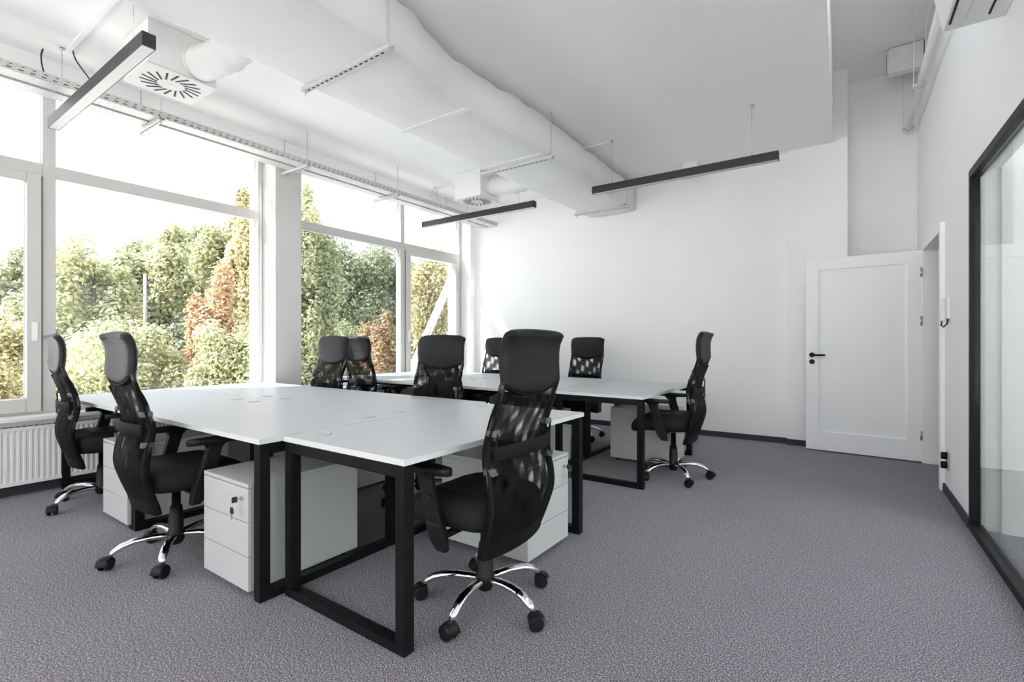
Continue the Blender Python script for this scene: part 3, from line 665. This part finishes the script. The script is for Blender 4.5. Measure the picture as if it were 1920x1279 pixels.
# ------------------------------------------------------------------ drawer pedestals, front towards local -y
def pedestal(cx, cy_, rz, label, D=0.60, keys=False):
    W, H0, H1 = 0.435, 0.032, 0.525
    t = thing('drawer_pedestal', label, 'drawer unit', (cx, cy_, 0), rz, 'drawer pedestals under the desks')
    MB().box(-W / 2, W / 2, -D / 2 + 0.02, D / 2, H0, H1 - 0.019).build('carcass', 'pedestal', t, 0.001)
    MB().box(-W / 2, W / 2, -D / 2, D / 2, H1 - 0.018, H1).build('top_board', 'pedestal', t, 0.0015)
    hh = (H1 - 0.021 - H0) / 3
    for i in range(3):
        MB().box(-W / 2 + .001, W / 2 - .001, -D / 2, -D / 2 + 0.018, H0 + i * hh + .0015, H0 + (i + 1) * hh - .0015).build('drawer', 'pedestal', t, 0.001)
    for sx_ in (-1, 1):
        for sy_ in (-1, 1):
            MB().disc_x((sx_ * (W / 2 - .05), sy_ * (D / 2 - .06), 0.016), 0.016, 0.02, 12, 'x').build('castor', 'plastic', t)
    lx, lz = W / 2 - 0.055, 0.455
    lk = MB().disc_x((lx, -D / 2 - .002, lz), 0.010, 0.006, 16, 'y', 0.001).build('lock', 'steel', t)
    if keys:
        MB().box(lx - 0.001, lx + 0.001, -D / 2 - 0.022, -D / 2 - .004, lz - .004, lz + .004).build('key_shaft', 'steel', lk)
        MB().prism([(lx - .004, -D / 2 - .022), (lx - .004, -D / 2 - .046), (lx + .004, -D / 2 - .046), (lx + .004, -D / 2 - .022)][::-1], lz - .014, lz + .013).build('key_head', 'key', lk, 0.003)
        kx, ky, kz = lx - .003, -D / 2 - .040, lz - .012
        MB().tube([(kx, ky, kz), (kx - .010, ky - .003, kz - .010), (kx - .004, ky - .003, kz - .022), (kx + .006, ky, kz - .012), (kx, ky, kz)], 0.0012, 6, False).build('key_ring', 'steel', lk)
        MB().prism([(-.0135, -.014), (.0135, -.014), (.0135, .004), (.009, .013), (0, .016), (-.009, .013), (-.0135, .004)], -0.0025, 0.0025).build('spare_key_head', 'key', lk, 0.001, loc=(kx - .003, ky - .003, kz - .036)).rotation_euler = (PI / 2, 0, 0)
        MB().box(kx - .0060, kx - .0005, ky - .004, ky - .002, kz - .078, kz - .050).build('spare_key_blade', 'steel', lk)
    return t
P_ = pedestal
P_(-2.482, 1.449, 0, 'white drawer pedestal with a key and a spare key hanging, at the near desk corner', keys=True)
P_(-3.925, 1.439, 0, 'white drawer pedestal between the two chairs by the window, near desk group')
P_(-3.39, 2.50, PI, 'white drawer pedestal deep under the middle of the near desk group')
P_(-4.93, 2.50, PI, 'white drawer pedestal under the window end of the near desk group')
P_(-1.68, 2.345, PI / 2, 'white drawer pedestal behind the nearest chair, key in its top drawer', keys=True)
P_(-2.482, 3.955, 0, 'white drawer pedestal under the middle desk of the far group, beside the near desk corner')
P_(-3.925, 3.945, 0, 'white drawer pedestal between the chairs before the far desk group')
P_(-3.39, 5.00, PI, 'white drawer pedestal under the back side of the far desk group, middle')
P_(-4.93, 5.00, PI, 'white drawer pedestal under the window end of the far desk group')
P_(-1.68, 4.775, PI / 2, 'white drawer pedestal under the aisle end of the far desk group', keys=True)

# ================================================================== CHAIRS (back of the chair = local +x)
PR = [(0.140, 0.315), (0.172, 0.40), (0.208, 0.52), (0.197, 0.62), (0.172, 0.705), (0.168, 0.745), (0.184, 0.82), (0.222, 0.92), (0.253, 1.005), (0.258, 1.08)]
def prof(z):
    for (a, b), (c, d) in zip(PR, PR[1:]):
        if b <= z <= d: return a + (c - a) * (z - b) / (d - b)
    return PR[0][0] if z < PR[0][1] else PR[-1][0]
def sprof(z):     # smoothed
    return sum(prof(z + k * 0.012) for k in range(-3, 4)) / 7
HW = [(0.28, 0.186), (0.33, 0.200), (0.42, 0.216), (0.52, 0.229), (0.61, 0.230), (0.70, 0.215), (0.79, 0.203), (0.88, 0.206), (1.00, 0.214), (1.13, 0.214)]
def hw0(z):
    for (a, b), (c, d) in zip(HW, HW[1:]):
        if a <= z <= c: return b + (d - b) * (z - a) / (c - a)
    return HW[0][1] if z < HW[0][0] else HW[-1][1]
def half_w(z): return sum(hw0(z + k * 0.012) for k in range(-3, 4)) / 7
def make_chair(label):
    t = thing('office_chair', label, 'chair', (0, 0, 0), 0, 'black mesh office chairs')
    # five-star base
    leg = MB().tube([(0.022, 0, 0.112), (0.07, 0, 0.120), (0.13, 0, 0.124), (0.19, 0, 0.120), (0.235, 0, 0.108), (0.268, 0, 0.088), (0.288, 0, 0.066)], [0.021, 0.022, 0.022, 0.022, 0.022, 0.020, 0.016], 12, True, (0, 0, 1), 0.72).mesh('base_leg', 'chrome')
    hood = MB()
    rows = []
    for i in range(11):
        a = -0.15 + (PI + 0.3) * i / 10
        rows.append([(0.035 * math.cos(a), -0.026, 0.033 + 0.034 * math.sin(a)), (0.036 * math.cos(a), -0.008, 0.036 + 0.036 * math.sin(a)), (0.036 * math.cos(a), 0.008, 0.036 + 0.036 * math.sin(a)), (0.035 * math.cos(a), 0.026, 0.033 + 0.034 * math.sin(a))])
    hood.grid(rows, True).box(-0.012, 0.012, -0.004, 0.004, 0.02, 0.062).tube([(0.004, 0, 0.055), (0.004, 0, 0.072)], 0.009, 10)
    hood_me = hood.mesh('caster', 'plastic')
    wheel_me = MB().disc_x((0, 0, 0.031), 0.031, 0.020, 18, 'y', 0.006).mesh('wheel', 'plastic')
    for k in range(5):
        a = 2 * PI * k / 5
        link('base_leg', leg, t, (0, 0, 0), a)
        c = link('caster', hood_me, t, (0.302 * math.cos(a), 0.302 * math.sin(a), 0), a + (0.9, -0.5, 2.2, 0.3, 1.3)[k])
        for sgn in (-1, 1): link('wheel', wheel_me, c, (-0.004, sgn * 0.0175, 0))
    MB().lathe([(0.020, 0.060), (0.030, 0.066), (0.040, 0.085), (0.041, 0.135), (0.035, 0.142), (0.036, 0.215), (0.033, 0.222), (0.029, 0.272), (0.022, 0.276), (0.021, 0.385)], 20).build('gas_column', 'plastic', t)
    MB().box(-0.10, 0.06, -0.075, 0.075, 0.378, 0.408).box(-0.02, 0.02, -0.265, 0.265, 0.384, 0.400).build('seat_mechanism', 'plastic', t, 0.004)
    MB().tube([(-0.02, 0.06, 0.388), (-0.02, 0.19, 0.383), (-0.02, 0.235, 0.370)], [0.005, 0.005, 0.007], 8).build('height_lever', 'plastic', t)
    # seat: a stuffed cushion with a rolled front edge
    nu, nv = 28, 15; rows = []
    def sg(c, e): return math.copysign(abs(c) ** e, c)
    for j in range(nv):
        ph = -PI / 2 + PI * j / (nv - 1); row = []
        for i in range(nu):
            th = 2 * PI * i / nu
            x = sg(math.cos(th), 0.42) * (abs(math.cos(ph)) ** 0.42); y = sg(math.sin(th), 0.42) * (abs(math.cos(ph)) ** 0.42); z = sg(math.sin(ph), 0.80)
            X = -0.065 + 0.262 * x; Y = y * (0.252 - 0.012 * max(0, x)); Z = 0.458 + 0.074 * z
            if x < -0.25: Z -= 0.062 * ((-x - 0.25) / 0.75) ** 2
            if z > 0: Z += 0.012 * (y * y) + 0.010 * max(0, x) - 0.006
            row.append((X, Y, Z))
        rows.append(row)
    MB().grid(rows, True, True).build('seat', 'fabric', t)
    # leatherette patch on the cushion top
    rr = []
    for a in range(9):
        u = -1 + 2 * a / 8; row = []
        for b_ in range(7):
            v = -1 + 2 * b_ / 6; x = -0.07 + 0.15 * u; y = v * (0.135 + 0.02 * u)
            xn = (x + 0.065) / 0.262; yn = y / 0.25
            z = 0.458 + 0.074 + 0.012 * yn * yn + 0.010 * max(0, xn) - 0.006 - (0.062 * ((-xn - 0.25) / 0.75) ** 2 if xn < -0.25 else 0)
            z -= 0.074 * 0.30 * max(abs(xn), abs(yn)) ** 5
            row.append((x, y, z + 0.0015))
        rr.append(row)
    MB().grid(rr, True).build('seat_panel', 'leather', t)
    # arms
    pr_ = []
    for sgn in (-1, 1):
        arm = bpy.data.objects.new('armrest', None); C.objects.link(arm); arm.parent = t; arm.location = (0, sgn * 0.282, 0)
        out = []
        for k in range(24):
            a = 2 * PI * k / 24; out.append((-0.080 + 0.125 * sg(math.cos(a), 0.75), 0.042 * sg(math.sin(a), 0.65) * (1 - 0.15 * math.cos(a))))
        rows = [[(x * 1.0 + (0 if z else 0), y * s_, 0.640 + z) for x, y in out] for z, s_ in ((0.0, 0.80), (0.008, 0.97), (0.020, 1.0), (0.028, 0.93), (0.030, 0.78))]
        pad = MB().grid(rows, True, True); n = 24
        pad.f += [tuple(range(n - 1, -1, -1)), tuple(4 * n + q for q in range(n))]; pad.sm += [False, False]
        pad.build('arm_pad', 'plastic', arm)
        po = MB(); sec = [(-0.095, 0.640, 0.058, 0.030), (-0.088, 0.615, 0.040, 0.026), (-0.060, 0.520, 0.040, 0.026), (-0.035, 0.440, 0.042, 0.028), (-0.034, 0.437, 0.046, 0.034), (-0.012, 0.370, 0.040, 0.034), (0.006, 0.335, 0.024, 0.030)]
        rws = [[(x - w_, -d / 2 * sgn + 0, z), (x - w_ * .8, d / 2, z), (x + w_ * .8, d / 2, z), (x + w_, -d / 2 * sgn, z)] for x, z, w_, d in sec]
        rws = [[(x - w_, -d / 2, z), (x + w_, -d / 2, z), (x + w_ * .85, d / 2, z), (x - w_ * .85, d / 2, z)] for x, z, w_, d in sec]
        po.grid(rws, False, True); po.f += [(3, 2, 1, 0), tuple(len(po.v) - 4 + q for q in range(4))]; po.sm += [False, False]
        po.build('arm_post', 'plastic', arm, 0.003)
        MB().disc_x((-0.052, sgn * 0.016, 0.545), 0.011, 0.012, 14, 'y', 0.003).build('arm_bolt', 'plastic', arm)
    # back tubes, sleeve of mesh, hem
    for sgn in (-1, 1):
        P = []; z = 0.30
        while z <= 1.03: P.append((sprof(z), sgn * half_w(z), z)); z += 0.03
        MB().tube(P, 0.0105, 10, True, (0, 1, 0)).build('back_tube', 'tube', t)
    MB().tube([(0.165, -0.10, 0.395), (0.12, -0.07, 0.392), (0.02, -0.05, 0.392)], 0.010, 8, True, (0, 0, 1)).tube([(0.165, 0.10, 0.395), (0.12, 0.07, 0.392), (0.02, 0.05, 0.392)], 0.010, 8).tube([(sprof(.4), -half_w(.4), 0.40), (0.168, -0.10, 0.396), (0.168, 0.10, 0.396), (sprof(.4), half_w(.4), 0.40)], 0.010, 8).build('back_bracket', 'tube', t)
    def loop(z, k=1.0):
        w_ = half_w(z) + 0.012; x = sprof(z); pts = []
        g_ = 1.0 if z < 0.90 else max(0.25, 1 - (z - 0.90) / 0.08)     # the sleeve tapers into the headrest
        k *= max(0.55, g_)
        for i in range(9):
            v = -1 + 2 * i / 8; pts.append((x - 0.0135 * k + 0.018 * g_ * (1 - v * v), v * w_, z))       # front layer, sagging back a little
        pts.append((x, w_ + 0.002, z))
        for i in range(9):
            v = 1 - 2 * i / 8; pts.append((x + 0.0135 * k + 0.030 * g_ * (1 - v * v), v * w_, z))       # rear layer
        pts.append((x, -w_ - 0.002, z))
        return pts
    zs = [0.372 + (1.01 - 0.372) * i / 26 for i in range(27)]
    MB().grid([loop(z) for z in zs], True, True).build('back_mesh', 'mesh', t)
    MB().grid([loop(z, 1.05) for z in (0.300, 0.325, 0.350, 0.374)], True, True).build('back_hem', 'strap', t)
    # welts along both edges of the sleeve
    for sgn in (-1, 1):
        P = []; z = 0.31
        while z <= 0.96: P.append((sprof(z) + 0.012, sgn * (half_w(z) + 0.005), z)); z += 0.03
        MB().tube(P, 0.0085, 8, True, (0, 1, 0)).build('edge_welt', 'strap', t)
    # headrest
    HP = [(0.253, 0.955), (0.252, 1.00), (0.247, 1.06), (0.247, 1.12), (0.252, 1.165), (0.263, 1.196), (0.279, 1.214)]
    def hp(u):
        k = u * (len(HP) - 1); i = min(int(k), len(HP) - 2); f_ = k - i
        return Vector((HP[i][0] + (HP[i + 1][0] - HP[i][0]) * f_, 0, HP[i][1] + (HP[i + 1][1] - HP[i][1]) * f_))
    NU, NV = 22, 22; fr, bk = [], []
    for a in range(NU + 1):
        u = a / NU; p = hp(u); d = (hp(min(1, u + .03)) - hp(max(0, u - .03))).normalized(); nrm = Vector((d.z, 0, -d.x))
        rf, rb = [], []
        for b_ in range(NV + 1):
            v = -1 + 2 * b_ / NV
            wd = 0.222 + 0.006 * min(1, u * 3)
            if u > 0.80: wd *= (1 - 0.20 * ((u - 0.80) / 0.20) ** 2.4)
            ed = max(abs(v) ** 8, abs(2 * u - 1) ** 12)
            th = 0.0185 * (1 - ed) ** 0.5 + 0.004
            z = p.z + (1 - u) ** 2 * (0.055 * v * v) + u ** 3 * 0.010 * (1 - v * v)
            x = p.x - 0.006 * (1 - v * v) + 0.012 * (abs(v) ** 3) * (u ** 2)
            y = v * wd
            rf.append((x - nrm.x * th, y, z - nrm.z * th)); rb.append((x + nrm.x * th, y, z + nrm.z * th))
        fr.append(rf); bk.append(rb)
    hm = MB().grid(fr, True).grid(bk, True)
    n = NV + 1; o2 = (NU + 1) * n
    for b_ in range(NV):
        hm.f += [(b_, b_ + 1, o2 + b_ + 1, o2 + b_), (NU * n + b_, NU * n + b_ + 1, o2 + NU * n + b_ + 1, o2 + NU * n + b_)]; hm.sm += [True, True]
    for a in range(NU):
        hm.f += [(a * n, (a + 1) * n, o2 + (a + 1) * n, o2 + a * n), (a * n + NV, (a + 1) * n + NV, o2 + (a + 1) * n + NV, o2 + a * n + NV)]; hm.sm += [True, True]
    hr = hm.build('headrest', 'leather', t)
    P = []
    for b_ in range(NV + 1):
        v = -1 + 2 * b_ / NV; P.append((0.253 + 0.010 - 0.004 * v ** 8, v * 0.216, 0.955 + 0.055 * v * v))
    MB().tube(P, 0.0045, 8).build('piping', 'strap', hr)
    P2 = [(0.506 - x - 0.004, y, z) for x, y, z in P]
    MB().tube(P2, 0.0045, 8).build('piping', 'strap', hr)
    # lumbar strap with its four clips and guide cords
    rows = []
    for b_ in range(15):
        v = -1 + 2 * b_ / 14; row = []
        for z in (0.706, 0.712, 0.735, 0.758, 0.764):
            row.append((0.172 + 0.038 + 0.026 * (1 - v * v) + (0.004 if 0.71 < z < 0.76 else 0), v * 0.205, z))
        rows.append(row)
    rows2 = [[(x + 0.006, y, z) for x, y, z in r_] for r_ in rows]
    ls = MB().grid(rows, True).grid(rows2, True)
    for b_ in range(14):
        o3 = 15 * 5
        for k in (0, 4): ls.f.append((b_ * 5 + k, (b_ + 1) * 5 + k, o3 + (b_ + 1) * 5 + k, o3 + b_ * 5 + k)); ls.sm.append(False)
    lso = ls.build('lumbar_strap', 'strap', t)
    for sgn in (-1, 1):
        for z in (0.815, 0.665):
            x = sprof(z)
            MB().box(x - 0.016, x + 0.036, sgn * (half_w(z) - .006) - .017, sgn * (half_w(z) - .006) + .017, z - 0.013, z + 0.013).build('strap_clip', 'clip', lso, 0.004)
        MB().tube([(sprof(.665) + .034, sgn * 0.205, 0.665), (0.212, sgn * 0.203, 0.735), (sprof(.815) + .034, sgn * 0.205, 0.815)], 0.005, 8).build('guide_cord', 'strap', lso)
    return t

ch0 = make_chair('black mesh office chair nearest the camera at the aisle end desk, back turned')
A = math.radians
def base_turn(root, a):
    for ch in root.children:
        if ch.name.startswith(('base_leg', 'caster')):
            l = ch.location; ca, sa = math.cos(a), math.sin(a)
            ch.location = (l.x * ca - l.y * sa, l.x * sa + l.y * ca, l.z); ch.rotation_euler.z += a
def put(x, y, deg, base_deg, label, dz=0.0, root=None):
    o = root or copy_tree(ch0)
    o.location = (x, y, 0); o.rotation_euler = (0, 0, A(deg)); o['label'] = label
    base_turn(o, A(base_deg - deg))
    if dz:
        for ch in o.children:
            if not ch.name.startswith(('base_leg', 'caster', 'gas_column')): ch.location.z += dz
    return o
specs = [
    (-1.362, 1.746, 0, -8, None, 0.0),
    (-3.075, 1.167, -93, -105, 'black mesh office chair second from the left, at the near desks, back towards us', 0.0),
    (-4.53, 1.24, -94, -75, 'black mesh office chair furthest left, in front of the opening window sash', 0.0),
    (-4.20, 2.70, 90, 60, 'black mesh office chair across the near desks, in front of the sunlit column side', 0.0),
    (-2.68, 2.64, 96, -98, 'black mesh office chair across the near desks, facing us beside the nearest chair', 0.0),
    (-4.46, 3.69, -90, 10, 'black mesh office chair half hidden behind the chair in front of the column side', 0.0),
    (-3.23, 3.69, -92, 40, 'black mesh office chair almost hidden behind the chair facing us', 0.0),
    (-4.19, 5.40, 88, 20, 'black mesh office chair in the sunny corner at the back wall', 0.0),
    (-2.76, 5.38, 90, -30, 'black mesh office chair facing us against the middle of the back wall', 0.0),
    (-1.28, 4.29, 2, -50, 'black mesh office chair in profile at the aisle end of the far desks', 0.03),
]
roots = [ch0] + [copy_tree(ch0) for _ in specs[1:]]
for o, (x, y, d_, b_, lab, dz) in zip(roots, specs):
    put(x, y, d_, b_, lab or ch0['label'], dz, o)
# a red tag left on one seat
tag(MB().box(-0.03, 0.03, -0.02, 0.02, 0, 0.012).build('paper_tag', 'leaf_orange', None, 0.003, (-3.05, 3.62, 0.53), 0.4), 'small red tag lying on the seat hidden behind the chair facing us', 'tag')

# ================================================================== OUTSIDE
GZ = -4.0
struct('ground_yard', MB().box(-260, 200, -160, 200, GZ - 0.5, GZ), 'grass')
struct('road', MB().box(-68, -61, -120, 160, GZ, GZ + 0.03), 'asphalt')

def crown_mesh(name, rx, rz, n, leaf, mat, seed):
    """Leaf cards gathered in clumps over an upright crown; origin at the crown centre."""
    g = np.random.default_rng(seed)
    K = 34
    c = g.normal(size=(K, 3)); c /= np.linalg.norm(c, axis=1)[:, None]; c *= g.uniform(0.25, 0.84, (K, 1)); cr = g.uniform(0.20, 0.38, K)
    idx = g.integers(0, K, n)
    d = g.normal(size=(n, 3)); d /= np.linalg.norm(d, axis=1)[:, None]
    rr = cr[idx] * g.random(n) ** 0.45 * np.where(g.random(n) < 0.8, 1.0, g.uniform(1.0, 1.55, n))
    P = (c[idx] + d * rr[:, None]) * np.array([rx, rx, rz])
    nr = d + g.normal(size=(n, 3)) * 0.5 + np.array([0, 0, 0.35]); nr /= np.linalg.norm(nr, axis=1)[:, None]
    h = g.normal(size=(n, 3)); a = np.cross(nr, h); a /= np.linalg.norm(a, axis=1)[:, None]; b = np.cross(nr, a)
    s = (leaf * g.uniform(0.6, 1.35, n))[:, None]
    V = np.stack([P - a * s, P - b * s * .55 + nr * s * .12, P + a * s, P + b * s * .55 + nr * s * .12], 1).reshape(-1, 3)
    me = bpy.data.meshes.new(name); me.vertices.add(4 * n); me.loops.add(4 * n); me.polygons.add(n)
    me.vertices.foreach_set('co', V.astype(np.float32).ravel()); me.loops.foreach_set('vertex_index', np.arange(4 * n, dtype=np.int32))
    me.polygons.foreach_set('loop_start', np.arange(0, 4 * n, 4, dtype=np.int32)); me.polygons.foreach_set('loop_total', np.full(n, 4, dtype=np.int32))
    me.materials.append(M['leaf_' + mat]); me.update(calc_edges=True); me.validate()
    return me
def tree(x, y, top, r, kind, label, seed):
    small = top < 3.2
    cb = (GZ + 0.3) if small else max(GZ + 1.5, top - 9.5)
    rz_ = (top - cb) / 2; cz = (top + cb) / 2
    t = thing('leafy_bush' if small else 'leafy_tree', label, 'bush' if small else 'tree', (x, y, GZ), 0, 'bushes outside' if small else 'trees outside')
    dist = math.hypot(x, y); leaf = 0.0038 * dist * (0.9 if small else 1.0)
    n = int(min(27000, 12000 + 60 * r * rz_ / (leaf * leaf)))
    link('crown', crown_mesh('crown', r * 1.22, rz_ * 1.24, n, leaf, kind, seed), t, (0, 0, cz - GZ))
    rnd = random.Random(seed); tk = MB()
    tr_ = 0.10 + 0.018 * (top - GZ)
    tk.tube([(0, 0, -0.1), (0.05, 0.03, (cb - GZ) * .7), (0.1 * rnd.uniform(-1, 1), 0.1, cz - GZ), (0.2 * rnd.uniform(-1, 1), 0.1, cz - GZ + rz_ * .7)], [tr_, tr_ * .8, tr_ * .5, tr_ * .15], 9)
    for k in range(5):
        a = rnd.uniform(0, 6.28); z0 = cb - GZ + rnd.uniform(0, rz_)
        tk.tube([(0, 0, z0), (math.cos(a) * r * .35, math.sin(a) * r * .35, z0 + rz_ * .25), (math.cos(a) * r * .7, math.sin(a) * r * .7, z0 + rz_ * .55)], [tr_ * .4, tr_ * .25, tr_ * .08], 6)
    tk.build('trunk', 'bark', t)
TREES = [
    (-65.5, 10.5, 7.58, 4.25, 'green', 'dark green tree beyond the opening window sash'),
    (-37.9, 6.5, 2.35, 2.05, 'yellow', 'low yellow-green bush at the left window edge'),
    (-35.7, 9.3, 6.90, 2.43, 'light', 'tall pale green tree behind the leftmost chairs'),
    (-45.1, 10.0, 6.91, 2.22, 'light', 'slim pale tree close to the window mullion'),
    (-59.7, 19.4, 10.42, 4.08, 'green', 'round green tree behind the utility pole'),
    (-63.6, 26.4, 13.66, 5.99, 'green', 'broad green treetop highest over the middle of the near window'),
    (-35.2, 18.2, 11.22, 1.67, 'yellow', 'tall yellowing tree at the column side of the near window'),
    (-31.1, 13.7, 4.77, 1.58, 'orange', 'orange autumn tree in the near window'),
    (-26.6, 13.2, 2.31, 2.12, 'light', 'pale bush under the yellowing tree'),
    (-30.9, 9.0, 2.00, 2.99, 'light', 'pale leafy bush before the utility pole'),
    (-47.6, 18.1, 2.55, 3.88, 'dark', 'dark green bush between pole and orange tree'),
    (-22.8, 14.6, 8.73, 1.30, 'light', 'tallest tree just right of the column'),
    (-39.2, 28.8, 9.78, 4.75, 'green', 'dark tree filling the far window'),
    (-38.3, 34.3, 9.66, 4.62, 'green', 'dark tree behind the window mullion'),
    (-24.8, 15.7, 2.35, 2.05, 'light', 'pale bush at the foot of the tallest tree'),
    (-23.8, 20.0, 2.48, 1.11, 'orange', 'reddish bush beside the window mullion'),
    (-28.0, 20.7, 1.90, 2.51, 'light', 'light bush behind the paired chairs'),
    (-22.0, 22.5, 6.44, 2.19, 'yellow', 'yellow-green tree in the end window sash'),
    (-25.7, 30.9, 5.31, 3.04, 'light', 'pale tree behind the diagonal brace'),
    (-60.3, 6.8, 7.27, 3.91, 'green', 'green tree partly cut by the left picture edge'),
    (-82.9, 30.1, 12.14, 11.74, 'green', 'distant broad wood behind the near window'),
    (-96.4, 20.7, 10.96, 11.74, 'green', 'distant broad wood at the left of the near window'),
    (-68.3, 43.9, 13.00, 12.23, 'green', 'distant broad wood behind the tallest tree'),
    (-51.5, 55.5, 10.96, 10.60, 'green', 'distant broad wood behind the end window sash'),
    (-58.6, 12.8, 9.12, 3.59, 'green', 'green tree close behind the window mullion'),
    (-56.4, 21.6, 11.72, 3.80, 'light', 'pale treetop left of the broad green one'),
    (-74.2, 26.3, 12.73, 5.91, 'green', 'middle distance tree right of the utility pole'),
    (-47.6, 22.9, 11.68, 2.75, 'light', 'pale tall tree between the broad and the yellowing tree'),
    (-63.6, 31.3, 11.29, 5.39, 'light', 'pale distant tree behind the orange one'),
    (-74.4, 21.3, 11.88, 4.57, 'light', 'pale distant tree left of the utility pole'),
]
for i, a in enumerate(TREES): tree(*a, 100 + i)

up = thing('utility_pole', 'pale concrete utility pole among the trees', 'pole', (-47.4, 15.75, GZ))
MB().tube([(0, 0, 0), (0, 0, 10.6)], [0.17, 0.11], 12).build('shaft', 'pole', up)
MB().box(-0.06, 0.06, -0.7, 0.7, 6.15, 6.27).build('cross_arm', 'pole', up)
for k, (z, dy) in enumerate(((6.3, -0.6), (6.28, 0.6), (5.3, 0.0))):
    P = [(-47.4 - (u * 0.9 - 0.45) * 40, 15.75 + dy + (u - 0.5) * 60, GZ + z - 0.9 * (1 - (2 * u - 1) ** 2) + 0.9) for u in [i / 24 for i in range(25)]]
    tag(MB().tube(P, 0.022, 5).build('overhead_wire', 'pole'), ('upper overhead wire behind the utility pole', 'second overhead wire in front of the utility pole', 'lowest overhead wire crossing the pole')[k], 'wire', 'overhead wires')
for x, y, l_, lab in ((-62.3, 23.7, 1.3, 'small concrete block beside the road seen over the near desks'), (-64.2, 28.4, 2.2, 'long concrete block beside the road seen over the near desks')):
    tag(MB().box(-0.4, 0.4, -l_ / 2, l_ / 2, 0, 0.6).build('concrete_block', 'concrete', None, 0.05, (x, y, GZ + 0.03), -0.5), lab, 'block', 'blocks by the road')
sg = thing('road_sign_board', 'small white board on posts beside the road', 'sign', (-66.0, 24.75, GZ))
MB().box(-0.02, 0.02, -0.35, 0.35, 0.6, 1.1).build('board', 'sill', sg)
for s in (-0.3, 0.3): MB().tube([(0, s, 0), (0, s, 0.7)], 0.03, 8).build('post', 'pole', sg)
